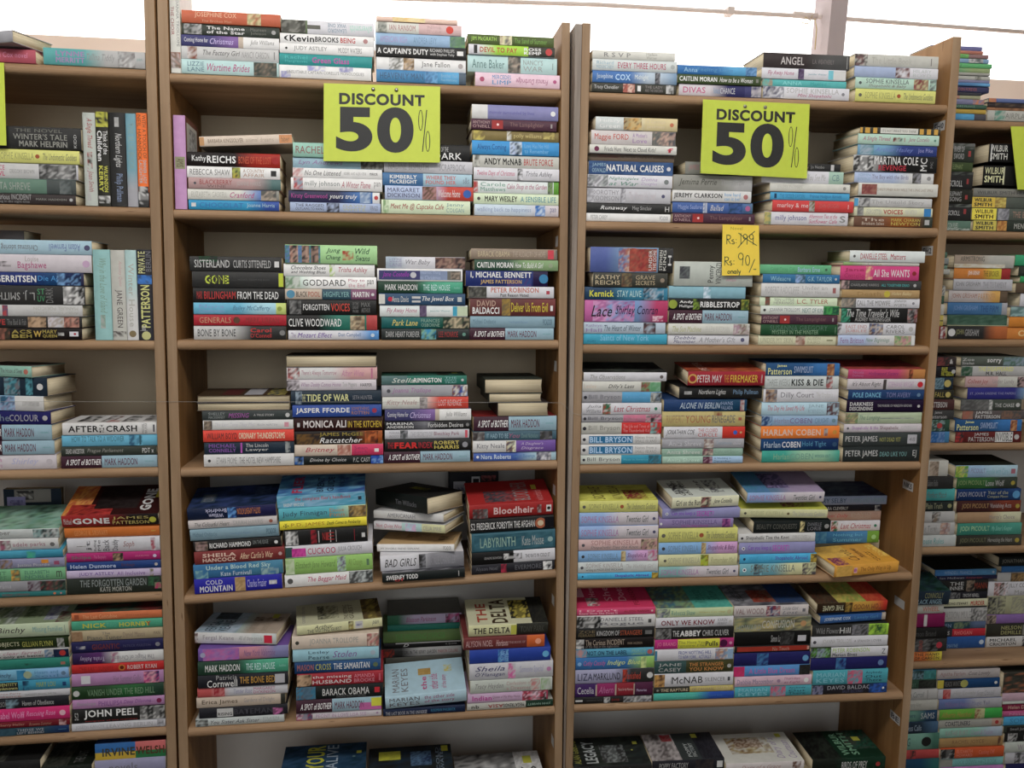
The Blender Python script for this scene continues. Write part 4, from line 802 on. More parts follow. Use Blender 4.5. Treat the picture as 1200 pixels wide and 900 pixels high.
130 148 293 V | ccb; .12-.4:.5-.8 caai Anthony Quinn; .44-.86 655 JANE GREEN; p.9-.97 544,ccb
147 162 293 V | bdd>ddd@.5; .15-.85 bba Winter House; o.93 .32 875
160 179 292.5 V | 334; .02-.26:.1-.55 dd9u PRIVATE; .02-.24:.6-.95 778u BERLIN; p.28-.38 37c,48d,334; .39-.86:.2-.8 dd8bu PATTERSON; .84-.9:.1-.6 cccu James; o.95 .3 cc8
@1 4 1 553
-48 38 429 y=-22 b=442.5 | 9cb; .5-.85 677 The House of Sleep; o.91 .24 c76 # 332; p.0-1:.0-1 332,766,222,998
-38 56 442.5 y=-15 b=464.5 | 234; p.4-.62 889,5ab,234; p.7-.8 5ab,234; o.9 .18 ddd
-42 52 464.5 y=-15 b=482.5 | 9ce|ddd@.6; p.3-.6 9ce,368,aac; .7-.94 ccc x
-43 60 482.5 y=-8 | 226; .3-.5 789 The; .5-.85 aab COLOUR; o.93 .2 bbb
-44 61 498 y=-5 | $SB
-42 64 516.5 | $SB
-41 66 533 | dcd; .2-.4 c9b Santa/Montefiore; .5-.8 bbdi Shirley; o.92 .2 cbc
@1 4 2 551
73 184 495 pt=3 | ddd; .06-.38 222b AFTER; .39-.44:.15-.85 333 T/H/E; .46-.79 222b CRASH; .84-.9:.1-.9 888v MICHEL/BUSSI; r.96-.98:.2-.8 667 # ddd; p.12-.3:.15-.9 222,ddd,444; p.38-.52:.1-.9 333,ddd,622; p.6-.75:.1-.9 333,ddd; p.82-.97:.2-.9 444,ddd; p.45-.58:.05-.3 a33,ddd
72 184 509.5 | 6bd; .1-.65:.4-.9 478b HOW TO TALK TO A WIDOWER; p.7-.84 368,6bd; r.81-.83 367
71 183 523 | 343; .05-.24 ccc DEAD ANCESTOR; .27-.65 998i Prague Parliament; .85-.97 ddd PDT x
71 184 534 | $SB
@1 5 0 599
4 72 573 C d=17 | 234 # 234; r.02-.62:.18-.82 998; p.08-.5:.22-.52 333,ccb,444; r.35-.98:.05-.37 99c; p.5-.85:.1-.32 669,99c
@1 5 1 702.5 pt=14
-33 70 618.5 | cdd; .32-.44:.4-.9 888 ber; p.7-1 9bb,344,cdd # 7a9; p.0-1:.0-1 7a8,9ba,465,8ba
-35 69 631 | ddd; p.3-.46 b68,755,ddd; .48-.85 b89b adele parks; o.93 .2 777
-33 74 645 | 4ac>39b@.6; p.6-.7 4b9,39b
-30 76 654.5 | 99b; p.2-.42 a86,654,99b; .47-.83:.1-.5 ccdb Justine Picardie; r.74-.82:.5-.9 e92; r.88-.94:.3-.7 a57
-30 77 666.3 | 7b8; .1-.35 586 SAINT/MAYBE; p.4-.5 da4,654,7b8; .55-.82 587 ELIZABETH/NOBLE; .9-.96 454 m
-30 77 681 | 99a; .05-.4 bbc Family Drama; p.58-.72 534,99a; p.72-1 333,844,465,222
-30 77 693.5 | 277; .3-.6 855 WOMEN'S COMPANION; o.88 .24 d74; o.95 .18 c88
@1 5 2 697.5 pt=14
73 187 600.5 b=616.5 p=4 d=-.5 | a22>611@.45>211@.6; .02-.1 dccb Michael; .11-.49 eeex GONE; .52-.9 cb6 JAMES/PATTERSON; o.94 .26 cc3 # 311; p.0-.25:.0-1 c72,d94,a43; p.05-.5:.0-.35 a32,611,b33; p.3-.75:.2-.95 211,322; .78-.9:.12-.85 cccx GONE; r.9-.97:.55-.8 cb2
76 188 616.5 | d72; .1-.45 e95 GEORGE R. STEWART; r.91-.96:.5-.6 da4
79 188 629 | dde; .1-.2:.45-.5 555 x; .2-.26:.15-.85 667v jt; .28-.36:.1-.9 667v Pulling/Me; .38-.45:.1-.9 667v Back; .48-.56:.1-.9 667v Daddy; .6-.72 a77i Soph; p.9-.95 b56,dde
78 188 647 | b27; .05-.26 777b Shilpa; .29-.42 d7a The Biography; p.49-.6 765,b97,332; .73-.88:.4-.65 d8a JULIE BOWEN; o.94 .2 dce
78 189 657.5 | 248; .04-.52 bceb Helen Dunmore; .58-.72 645 Birdcage; o.95 .2 cbb
78 189 667.3 | cbd; .13-.5 75a JUDY ASTLEY; .53-.83 86a All Inclusive; p.88-.92 774,cbd
78 189 676.7 | 232; .14-.84:.45-.9 899 THE FORGOTTEN GARDEN; .35-.68:.12-.42 bba KATE MORTON; p.86-.98:.4-1 364,232; p.93-1:.2-.6 b36,696
@1 6 1 865.5 pt=10
-25 81 729 b=747 | cdb; .0-.1 555 Maeve; .2-.52 544i Binchy; .6-.93 8bb Missing Families; r.955-.96:.2-.8 788 # 897; p.0-.4:.0-1 453,897,aba; p.45-.65:.2-.7 564,897; p.7-.9:.1-.6 779,abb; p.85-1:.0-.4 644,897
-25 81 747.5 | 231; .0-.45 cca SHARP OBJECTS; .48-.82 bb5b GILLIAN FLYNN; p.87-.95 ccc,231
-25 81 761 | ccc; .2-.7:.5-.9 b89i a clear farrell; .15-.72:.1-.45 444b can only get better; p.73-.87 79b,246,ccc; p.83-1 235,124; o.93 .34 c33
-25 82 772 | 287; p.5-.6:.4-.6 254,287; r.9-.95:.3-.6 b76
-25 81 784 | 7bd>8be@.7; .2-.36 346i Binchy; p.42-.52 39c,28b; o.54 .36 ab9; .62-.88 59c Heart and/Soul; o.94 .2 68a
-25 82 797 | 39b; r.0-.43 222; .2-.42 bb7b IDENTITY/unknown; p.48-.55 246,39b; .63-.84:.3-.8 ab4b MARY LOU; r.92-.96:.3-.7 247
-25 82 809.5 | ccd; .2-.46 b88 Anne Perry/Silence; .5-.85:.35-.6 999 GARDENER KNOWS THE SEA
-25 81 818 | 223; .1-.32 999 ANDERSON; p.3-.45 8ab,223; .48-.83 bbb Haven of Obedience
-25 82 829.5 | d27; .2-.5 e9c Isabel Wolff; .52-.84 e9ci Rescuing Rose; o.92 .22 ebc
-25 82 845 | 712; .2-.5 b87 Cherry Heller; .55-.8 a76i Rowena Summer; p.88-.96 dbb,712
-25 81 852.7 | 245>136@.8; p.0-.4 245,356; .42-.72 aab THOSE WE/LEFT BEHIND; r.88-.97:.5-.55 59b
@1 6 2 858.5 pt=6
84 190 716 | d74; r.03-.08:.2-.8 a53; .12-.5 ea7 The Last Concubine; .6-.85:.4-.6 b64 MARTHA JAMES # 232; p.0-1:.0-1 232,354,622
84 191 726 | 4a8; .12-.38 cc3b NICK; .38-.49 5b9 TWO; .52-.86 cc3b HORNBY; .82-.87 b43b Y
84 191 737 | ba8; p.0-.12 a86,975; .17-.55:.1-.5 665 Piano Tuner; .33-.42:.6-.85 776 The; .56-.8 987 Daniel Mason; .9-.97:.4-.7 876 PAN
84 192 749.8 | 225; .05-.15 447 x; .22-.52 733b GIGANTIC; .56-.86:.35-.6 557 PATRICK MARSTON; o.94 .2 889
85 193 763 | 325>526@.15>ddd@.42; .08-.35 bacbu Trisha Ashley; .4-.9 99au The Magic of Christmas; p.42-.5 a68,ddd
84 193 776.8 | c22; .08-.45 a22 THE LAST SUNRISE; o.54 .36 c72; o.54 .22 621; .6-.92 dbbb ROBERT RYAN
84 192 787.4 | b8b; r.1-.2:.2-.85 dde; .45-.75 979 Her Summer Gallo; p.78-.95 c48,eab,336
84 192 802.5 | 242>263@.45>243@.8; o.05 .24 ccc; .17-.9 797 VANISH UNDER THE RED HILL
85 193 817.5 | b8b; .05-.25 99a Penelope; .28-.5 859 PHILLIPS; .5-.85 859i A Deep Dilemma; o.94 .26 825
84 193 828.6 | 222; .03-.07 bbb 52; .13-.7:.25-.9 eeeb JOHN PEEL; .14-.7:.05-.18 a33 margrave of the marshes; p.73-1 999,222,ccc,333
84 194 845.4 | ccd; .04-.34 aab JOSEPH KANON; .37-.86 aab LEAVING BERLIN; p.91-.98 778,bbc
@1 7 1 1010
-60 48 893 p=2 | 222 # 222; p.45-.6:.0-1 222,554; p.0-.4:.0-1 121,333
-60 48 915 | 322
-60 48 960 h | 444
@1 7 2 1010
48 108 897 p=2 | 121 # 121; p.0-.5:.0-1 121,443; .6-.8:.1-.6 666 THE LAST
48 108 920 | 333
48 108 960 h | 444
@1 7 3 1010
111 194 870 | 26a|c66@.57; r.0-.57:.0-.45 ca2; r.57-1:.0-.45 274; .1-.56:.2-.7 443b IRVINE; .58-.98:.2-.7 532b WELSH # 422; p.0-.5:.0-1 247,235
111 194 889 | 99b; .2-.6 778 novels # 9ac; p.0-.5:.0-1 9ac,bcd; p.45-.65:.1-.6 345,679,9ac; p.65-1:.0-1 569,abc
111 194 908 | 555
111 194 945 h | 444
@4 1 1 140
1068 1152 52.5 | 77a
1066 1152 58 | c86>b76@.6
1072 1158 62.5 | 7b6|977@.65; .4-.6 586 guide
1072 1159 67.5 | 8ac; p.65-.9 ccc,677
1078 1163 73 | 6b7; p.4-.5 465,6b7
1076 1161 78.5 | 7a7>9a7@.6
1074 1160 84 | aa9
1074 1161 87.5 | bba; p.75-.85 776,bba
1074 1160 92.5 | 88a
1074 1160 96 | 58b>6ad@.8
1074 1160 100 | 446; .4-.8 a66 LONDON FOREVER
1072 1151 107 | 445
1070 1150 110.5 | 998|aa8@.6; r.3-.6 b87
1070 1154 115 | 88a; p.8-1 c86,88a
1070 1156 121.5 | 465; .4-.8 8a9 FODOR'S FRANCE
1068 1158 126.5 | ca4
1068 1157 132 | 48b>5ad@.5|556@.8
@4 1 2 141
1159 1245 116 | 67a; p.0-.1 c85,b76
1158 1245 121 | 433; p.1-.9 433,765
1158 1245 126.5 | a75; p.1-.9 a75,543
1155 1241 130 | bba; p.1-.25 587,7a9,bba; .25-.9 887 AIRPLANE BOOK
@4 2 1 271
1058 1143 166.6 | 343; p.0-1:.7-1 888,454; .6-.8 bbb RIVER OF/SWORD; r.88-.93:.3-.6 a44
1056 1141 189 | 453; .6-.8 896 ELEPHANT
1055 1141 200 | 333; .55-.8:.15-.5 ccc SCROLL; r.88-.92:.3-.6 a44; p.0-1:.8-1 676,333
1054 1140 221 | 332; .55-.78 bbb ELEPHANT/SONG; r.85-.9:.3-.6 a44
1052 1138 238 | 333; .55-.78:.3-.6 ccc SCROLL; r.85-.9:.4-.7 a44; p.0-1:.8-1 787,333
1050 1138 257.7 | 687; .45-.75 bcb A FALCON FLIES; p.5-1:.0-.2 cdc,576
@4 2 2 271
1159 1245 168.8 b=191 d=1 | 222; .02-.25:.1-.95 eedb WILBUR/SMITH; r.02-.04:.05-.95 ccc
1152 1238 194.5 b=218 d=1 | 222; .02-.28:.1-.95 eebb WILBUR/SMITH; r.27-.29:.05-.95 cca; .6-.65 777 x
1141 1227 221 | 887; .05-.9:.3-.7 555 WILBUR SMITH HUNGRY
1139 1226 231 | 565; p.3-.46 a84,dc6; r.0-.31:.03-.97 ec4; .03-.27:.08-.92 443x WILBUR/SMITH
1139 1226 244 | 565; p.35-.5 aab,778; r.0-.33:.03-.97 fe4; .04-.29:.08-.92 543x WILBUR/SMITH; .55-.95 a87 THE BURNING
1140 1227 258.5 | 343; p.32-.45 a63,da5; r.0-.31:.03-.97 dc5; .03-.27:.08-.92 443x WILBUR/SMITH; .55-.95 bba MEN IN LOVE
@4 3 1 395.6
1024 1111 294.5 | 576
1025 1112 301.5 | 899; r.0-1:.0-.1 333
1024 1111 309.5 | 798
1026 1113 314.7 | bba
1020 1106 321 | 544; p.8-1 a65,544
1022 1108 334 | ccb; p.8-1 555,ccb
1020 1107 346 | 465
1020 1107 356 | ccb
1020 1106 369 | cb5; r.0-1:.45-.55 554
1021 1108 382 | 822; p.85-1 ddd,822
@4 3 2 395.3
1118 1188 298.8 | a98>bba@.5; .1-.5:.5-.9 665 ARMSTRONG; p.0-.85:.0-.3 cb9,ddc
1118 1184 314 | d83>dc3@.6|a33@.84; .25-.45 eee JOHN GRISHAM; .52-.8 763 THE BROKER
1117 1186 327 | bbc; .03-.45 888b JOHN GRISHAM; .5-.9 99a THE TESTAMENT
1112 1181 340.4 | cbb>da5@.65|654@.87; .05-.48 a76 JOHN GRISHAM; .5-.8 c96 PARTNER
1111 1181 354.4 | 47a>58a@.8|aab@.91; .1-.5 79c JOHN GRISHAM; .55-.85 358 THE FIRM
1110 1180 369 | 465; p.0-1 465,576,354; r.0-1:.0-.08 aa8
1110 1180 382 | 333>b63@.7; o.07 .3 ddd; .14-.27 996b JOHN; .29-.52 aaab GRISHAM
@4 3 3 396
1189 1275 299 | 3a7
1194 1280 312 | 343
1196 1280 324 | 3a6
1190 1276 331.5 | 654
1196 1280 344 | dde
1184 1270 359.5 | 677; p.0-.5 9bb,466
1182 1268 371.5 | d82; .2-.5 eb6 ooo
1181 1267 383.5 | d83; .15-.5 ec8 ooo
@4 4 1 517
1034 1121 418 | 433; p.6-.85 844,433; .86-.93 cccb &
1034 1121 429 | 223; .7-.95:.1-.5 dd3b PATTERSON; .7-.82:.5-.9 dd3b PRIVATE; o.95 .2 bbb
1030 1117 442 | 234; p.6-.8 356,8ab; o.88 .3 cb6
1030 1117 456.6 | 332; .6-.8 ba5b FALL; o.88 .3 cb6
1031 1118 468 | 533; .5-.85 dddb PATTERSON
1031 1118 480.5 | 444; .5-.85:.1-.5 bbb Patterson; .6-.75:.55-.9 bbb James
1027 1113 491.8 | 354; p.5-.9 9bb,465,334; o.78 .24 b44
1027 1113 506 | 26a>48b@.7; p.6-.9 26a,79c
@4 4 2 517
1127 1203 418 | 565; .02-.2 ccc Zoe/Strachan; .4-.62 dddb sorry; p.65-1 576,89a
1127 1203 429 | bbb; p.0-.17 465,253,898; .26-.8:.5-.95 dd7b THE DISAPPEARED; .38-.7:.08-.45 555b M.R. HALL
1131 1207 441 | caa|ccb; .04-.35 a55i Colleen Joy; .42-.75 a99 Under Lundy; p.8-1 333,caa
1134 1200 454 | 338>79b@.94; .04-.85:.35-.6 99b ST. JOHN GREENE THE PAPERS
1126 1197 468 | 565|454@.5; p.0-.46 555,777; p.46-.52 ddd,565; .56-.88:.3-.65 ccc THE CHASE; o.94 .2 ccc
1128 1204 481 | 655; p.0-.16 a65,976; .2-.58:.1-.5 cccb PATTERSON; .2-.45:.55-.95 cccb JAMES; p.6-.9 865,555
1119 1197 491.5 | $SW
1120 1197 505.5 | 622; p.0-.12 b33,333; .2-.58:.1-.5 ccc PATTERSON; .28-.5:.55-.9 ccc JAMES; r.6-.87:.05-.95 ddd; .61-.86:.1-.9 444x INVISIBLE; o.93 .24 bbb
@4 5 1 643
1024 1111 540 | ccb; p.6-.8 ba9,876
1036 1122 559 d=-.5 | 333; .5-.7 777 Salem Falls
1037 1124 572.7 | 399>4aa@.7; .5-.85 677i Perfect Match
1036 1122 587 | 233; .5-.8 997 Plain Truth; o.93 .2 996
1036 1122 600 | bbb; p.6-.75 555,876,bbb
1037 1123 612.7 | bbb; .4-.7 999 The Tenth; p.75-.92 ca9,977,bbb
1037 1123 627.7 | bcc; .4-.8 6aa House Rules
@4 5 2 642.7 pt=3
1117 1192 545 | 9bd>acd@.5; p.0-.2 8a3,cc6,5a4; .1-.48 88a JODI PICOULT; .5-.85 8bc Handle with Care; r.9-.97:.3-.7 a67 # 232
1117 1192 559.5 | 363>343@.6; .02-.46 896 JODI PICOULT; .48-.78 bbb Lone Wolf; o.93 .2 a93
1117 1196 572.7 | 136>247@.8; .02-.45 aab JODI PICOULT; .48-.8 aa8 Year of the/Compass Moon; o.93 .34 59c
1118 1196 586.5 | 422>732@.6; .08-.5 a85 JODI PICOULT; .52-.85 baa Vanishing Acts; o.95 .2 a93
1117 1196 600 | a86>cca@.6; .5-.9 988 Mercy's Choice
1119 1197 612.7 | 387>498@.7; .04-.5 ac9 JODI PICOULT; .53-.85 8cbi My Sister's Keeper
1119 1197 627 | 332>443@.5; .05-.45 775 JODI PICOULT; .48-.85 aa9 Harvesting the Heart; o.93 .22 a93
@4 6 1 776.6
1028 1112 692 p=10 d=-.5 | 234; .55-.88:.5-.9 996b CONNOLLY; .4-.88:.08-.42 9bcb BLACK ANGEL # 244; p.0-1:.0-1 234,355,132
1020 1106 709 | bba; .6-.92 b76b WHEEL
1022 1108 720 | 815; r.62-.68 ccc
1024 1110 736.5 | 222; .4-.8 555 Simon Brand
1023 1109 749 | 333; p.3-.85 444,777,222; o.87 .24 b34; .52-.58:.1-.9 a43v DEAD
1018 1104 764.5 | d73>dc3@.8; .5-.95 543b THE HAND/OF CARSON
@4 6 2 762
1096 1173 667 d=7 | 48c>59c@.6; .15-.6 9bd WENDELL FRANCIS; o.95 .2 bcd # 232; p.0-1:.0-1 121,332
1098 1170 674.5 d=7 | 224; .05-.45 99a Ian McEwan; .48-.75 944 Amsterdam
1094 1158 679.5 d=7 | 222; .3-.55 bbb THE/INNER; p.6-.75 876,222; .75-.98 832 MANN
1093 1157 693.7 d=7 | 223; p.3-.5 888,223; .55-.85 bbb TIMOTHY NEWELL
1092 1157 702 d=7 | cca; r.0-1:.0-.2 333; .2-.65:.35-.65 333b WEDDING STEWART; .7-.95 b33b MURDER
1090 1157 712.4 d=7 | bbb; .2-.7 999 PASSION MULE; p.7-1 555,bbb
1090 1155 728.7 d=7 | 245>568@.7; .05-.35 89b COBEN; p.4-.7 786,245
1090 1155 737 d=7 | 334|b23@.38; .05-.33 aaab LOTUS; .42-.75 d77b RHOGAN
1090 1155 746 d=7 | 259; .1-.5:.1-.4 79b S.K. TREMAYNE; o.93 .2 bcd
@4 6 3 761
1171 1240 652 d=7 | 122; .05-.6 887 JONATHAN MILL
1174 1243 663 d=7 | 37b>48c@.4
1162 1231 670.5 d=7 | bbb; p.25-.5 543,a85
1158 1227 681.5 d=7 | ccd; p.1-.33 c99,543,ccd; .34-.8:.5-.9 777 JILLY COOPER; .45-.75:.1-.4 999 Mount
1157 1226 698 d=7 | aa8; p.0-.3 333,776,aa8; p.4-.8 aa8,887
1157 1226 719.5 d=7 | 86a; p.0-.15 433,a98
1155 1224 730.5 d=7 | 332; .25-.6 996b NELSON/DEMILLE; r.62-.72:.1-.9 887
1156 1225 745.5 d=7 | ccc; .05-.5 444b MICHAEL/CRICHTON; p.6-1 222,ccc
@4 7 1 965
1022 1098 786.6 | 59b; p.5-.75 8ab,355,222; p.75-1 499,377
1022 1098 797.5 | 354; .3-.6 576 harvest; p.65-1 222,343
1023 1099 808 | bbb; .3-.75 788i Claudia Carroll; r.8-.82 999
1023 1099 820.6 | bba; .4-.7 998 Anthony Alex
1024 1100 833.5 | 698>246@.7; .3-.6 467 Anywhere; .7-.95 abb SAMS
1024 1101 847 | 357>234@.4>468@.8; .3-.7 9ab Darkness Calls
1025 1101 860.5 | 7a9>476@.8; .3-.5 466 KING; o.78 .3 222
1025 1101 879.5 | b44; p.5-.6 333,b44
1025 1101 890 | 146>266@.8
1025 1101 912 | 444
@4 7 2 965
1098 1172 784.5 | baa; .05-.45 977 Agatha Farlam; .5-.85 766i Cost Lovely
1098 1172 795.5 | 147; r.0-.1 cb3; r.1-.45 222; .12-.4 777 READS WINTER; o.43 .4 aa5; o.94 .16 ccc
1099 1173 807 | bbc; p.08-.2 a33,c77; .25-.6 aaa Her Lovely; .62-.9 99ai Susan Crandall
1099 1174 818.7 | 67a>aab@.5; .1-.48 87a Millicent Nevis; .52-.8 88a Magic Tail
1100 1174 830.5 | 6a3|bb8@.57|3a4@.72; .03-.52 a84i Alberta Heather; p.56-.66 843,bb8
1100 1174 842.5 | aa9|b98@.85; .1-.5 445b COASTLINERS; .52-.8 999 Joanne Harris; o.93 .22 a33
1101 1176 853 | 8ba>abc@.7; .1-.45 a99 KATHIE BURT; .5-.85 a9bi Cream & Passion
1101 1176 864.5 | a85; .2-.7 864 RACHEL JOYCE; p.92-.97 643,a85
1101 1176 876 | c52; p.0-.22 333,999,222; .25-.5 d87 ELIZABETH/HOWARD; .6-.85 d76 Casting Off
1102 1176 888 | 7bb; r.0-.2 998; .25-.9 699 LOCK DOWN HATE BOOK
1102 1176 898.5 | b7b
1102 1176 912 | 555
@4 7 3 965
1176 1250 786.5 | 443; p.0-1 443,a64,332 # 332
1175 1249 811 | cab
1175 1249 821 | bcb
1175 1249 824 | 824; .1-.6 ca9 Helen Dunmore
1175 1249 832.5 | b58; .1-.5 c8a Natasha
1176 1250 838.5 | 4ad; .1-.5 38b SOPHIE
1176 1250 849.5 | 343; r.05-.9:.1-.9 222; .1-.4 999 Small James
1177 1251 857.5 | 222; p.05-.2 bbb,222; .3-.6 888 DRAC
1177 1251 868 | bcb; .2-.6 a9a women
1178 1252 880.5 | bbc; p.15-.3 444,bbc
1178 1252 894 | 225
1178 1252 912 | 555
"""  # grey top cover on the set-back third stack paints in a soft shadow
# ------------------------------------------------------------------ the four bookcases' frames (measured from the photograph)
UF = {1: ([[0.99988, -0.01519, 0.00276], [0.01516, 0.99981, 0.01217], [-0.00294, -0.01213, 0.99992]], 1.94669),
      2: ([[1, 0, 0], [0, 0.99966, 0.02618], [0, -0.02618, 0.99966]], 1.94114),
      3: ([[0.99928, 0.03781, 0.00223], [-0.03776, 0.99914, -0.01686], [-0.00286, 0.01676, 0.99986]], 1.93464),
      4: ([[0.99928, 0.03781, 0.00223], [-0.03776, 0.99914, -0.01686], [-0.00286, 0.01676, 0.99986]], 2.08986)}
UM = {}; UD = {}
for k_, (m_, d_) in UF.items():
    A = np.array(m_, float); Q, S, V = np.linalg.svd(A); UM[k_] = Q @ V; UD[k_] = d_
def umat(u):
    A = UM[u]; return Matrix(((*A[0], 0), (*A[1], 0), (*A[2], CAM_Z), (0, 0, 0, 1)))
def un(u, px, py, depth):
    """the point of bookcase u's plane at the given depth that the photograph shows at (px, py), in the bookcase's own axes"""
    ray = UM[u].T @ (WM @ np.array([(px - 600) / F, (py - 450) / F, 1.0]))
    s = depth / ray[1]; return ray[0] * s, ray[2] * s
INNER = {1: (-1.291, -0.461), 2: (-0.4449, 0.385), 3: (0.3651, 1.195), 4: (1.240, 2.07)}
NOSE = {1: [0.4383, 0.157, -0.1224, -0.3973, -0.674, -0.984, -1.292], 2: [0.4638, 0.1834, -0.0931, -0.37, (-0.6538, -0.6264), -0.9567, -1.30],
        3: [0.3692, 0.0913, -0.1844, -0.4624, -0.7394, -1.0487, -1.357], 4: [0.3657, 0.0954, -0.1786, -0.4496, -0.7293, -1.0472, -1.412]}
SHELF_T, SHELF_D = 0.0215, 0.31
def shelf_z(u, row, x):
    z = NOSE[u][row - 1]
    if isinstance(z, tuple):
        x0, x1 = INNER[u]; return z[0] + (z[1] - z[0]) * (x - x0) / (x1 - x0) + SHELF_T, math.atan((z[1] - z[0]) / (x1 - x0))
    return z + SHELF_T, 0.0
UNAME = {1: 'far-left', 2: 'centre-left', 3: 'centre-right', 4: 'far-right'}
ROWN = {1: 'top', 2: 'second', 3: 'third', 4: 'fourth', 5: 'fifth', 6: 'sixth', 7: 'seventh'}

# ------------------------------------------------------------------ room
def slab(name, x0, x1, y0, y1, z0, z1, m):
    return struct(bm_obj(name, box_bm([(x0, x1, y0, y1, z0, z1)]), m))
BACK_Y = 2.52; SILL_Z = 2.068
slab('floor', -3.2, 4.2, -3.2, 3.6, -0.06, 0.0, M_FLOOR)
slab('ceiling', -3.2, 4.2, -3.2, BACK_Y + 0.15, 3.2, 3.28, M_CEIL)
slab('wall_left', -3.3, -3.2, -3.2, BACK_Y + 0.15, 0, 3.2, M_ROOM)
slab('wall_right', 4.2, 4.3, -3.2, BACK_Y + 0.15, 0, 3.2, M_ROOM)
slab('wall_front', -3.2, 4.2, -3.3, -3.2, 0, 3.2, M_ROOM)
slab('wall_back', -3.2, 4.2, BACK_Y, BACK_Y + 0.15, 0, SILL_Z, M_PLASTER)
win = struct(empty('window_1', Matrix.Translation((0.5, BACK_Y + 0.07, SILL_Z))))
def child(o, parent):
    M = o.matrix_world.copy(); o.parent = parent; o.matrix_parent_inverse = Matrix.Identity(4); o.matrix_basis = parent.matrix_world.inverted() @ M; return o
def world_ray(px, py, y):
    d = WM @ np.array([(px - 600) / F, (py - 450) / F, 1.0]); s = y / d[1]; return Vector((d[0] * s, y, CAM_Z + d[2] * s))
def tube(name, pts, r, m, seg=10):
    bm = bmesh.new(); rings = []
    pts = [Vector(p) for p in pts]
    for i, p in enumerate(pts):
        t = (pts[min(i + 1, len(pts) - 1)] - pts[max(i - 1, 0)]).normalized()
        a = t.cross(Vector((0, 0, 1)) if abs(t.z) < 0.9 else Vector((1, 0, 0))).normalized(); b = t.cross(a)
        rings.append([bm.verts.new(p + a * (r * math.cos(k * 2 * math.pi / seg)) + b * (r * math.sin(k * 2 * math.pi / seg))) for k in range(seg)])
    for i in range(len(rings) - 1):
        for k in range(seg):
            bm.faces.new((rings[i][k], rings[i][(k + 1) % seg], rings[i + 1][(k + 1) % seg], rings[i + 1][k]))
    bm.faces.new(rings[0][::-1]); bm.faces.new(rings[-1])
    bmesh.ops.recalc_face_normals(bm, faces=bm.faces[:])
    return bm_obj(name, bm, m, smooth=True)
child(bm_obj('pane', box_bm([(-3.2, 4.2, BACK_Y + 0.118, BACK_Y + 0.122, SILL_Z, 3.2)]), M_GLASS), win)
pt_, pb_ = world_ray(979, 0, BACK_Y + 0.03), world_ray(973, 66, BACK_Y + 0.03)
k_ = (pt_ - pb_) / (pt_.z - pb_.z)
p_lo, p_hi = pb_ + k_ * (SILL_Z - pb_.z), pb_ + k_ * (3.2 - pb_.z)
bm_ = bmesh.new(); vs_ = []
for p in (p_lo, p_hi):
    for dx, dy in ((-0.026, -0.03), (0.026, -0.03), (0.026, 0.075), (-0.026, 0.075)):
        vs_.append(bm_.verts.new((p.x + dx, p.y + dy, p.z)))
for f in ((0, 1, 5, 4), (1, 2, 6, 5), (2, 3, 7, 6), (3, 0, 4, 7), (3, 2, 1, 0), (4, 5, 6, 7)): bm_.faces.new([vs_[i] for i in f])
child(bm_obj('post', bm_, M_POST), win)
child(tube('pipe', [world_ray(330, -6, BACK_Y + 0.06), world_ray(700, 5.5, BACK_Y + 0.06), world_ray(962, 20, BACK_Y + 0.06), world_ray(1420, 54, BACK_Y + 0.06)], 0.0062, M_PIPE), win)
pj_ = [world_ray(930, 17, BACK_Y + 0.06), world_ray(957, 19.5, BACK_Y + 0.06)]
child(tube('pipe_joint', pj_, 0.0095, M_PIPE), win)
b0_ = world_ray(856, 14, BACK_Y + 0.06)
bk_ = child(bm_obj('pipe_bracket', box_bm([(b0_.x - 0.010, b0_.x + 0.010, b0_.y - 0.009, b0_.y + 0.03, b0_.z - 0.008, b0_.z + 0.013)], 0.002), M_PIPE), win)
tw_ = [world_ray(x, y, BACK_Y + 0.045) for x, y in ((952, 18), (950, 24), (944, 20), (939, 26), (946, 28), (955, 22), (957, 34), (955, 58))]
child(tube('twine', tw_, 0.0016, M_STRAW, 6), win)

# ------------------------------------------------------------------ bookcases
TOPS = {1: (None, (172, -14)), 2: ((190, -12), (660, 26)), 3: ((688, 27), (1123, 43)), 4: (None, None)}
def nose_board(x0, x1, z0l, z0r):
    """a shelf with a half-round front edge"""
    bm = bmesh.new(); prof = []
    r = SHELF_T / 2
    for a in np.linspace(-90, 90, 9):
        prof.append((r - r * math.cos(math.radians(a)), r + r * math.sin(math.radians(a))))
    prof += [(SHELF_D, SHELF_T), (SHELF_D, 0.0)]
    A = [bm.verts.new((x0, y, z0l + z)) for y, z in prof]; B = [bm.verts.new((x1, y, z0r + z)) for y, z in prof]
    n = len(prof)
    for i in range(n):
        j = (i + 1) % n; bm.faces.new((A[i], B[i], B[j], A[j]))
    bm.faces.new(A[::-1]); bm.faces.new(B)
    bmesh.ops.recalc_face_normals(bm, faces=bm.faces[:])
    return bm
FLOOR_Z = {u: -CAM_Z + 0.0 for u in (1, 2, 3, 4)}
def edged(o):
    o.data.materials.append(M_EDGE)
    for p in o.data.polygons:
        if p.normal.y < -0.3 or p.normal.z > 0.5: p.material_index = 1
    return o
def uobj(o, u, parent):
    o.matrix_world = umat(u) @ Matrix.Translation((0, UD[u], 0)); return child(o, parent)
DESC = {1: 'tan wooden bookcase at the far left, cut off by the picture edge',
        2: 'tan wooden bookcase left of centre with seven shelves of stacked paperbacks',
        3: 'tan wooden bookcase right of centre carrying the handwritten yellow price slip',
        4: 'tan wooden bookcase at the far right, set back behind its neighbour'}
CASES = {}
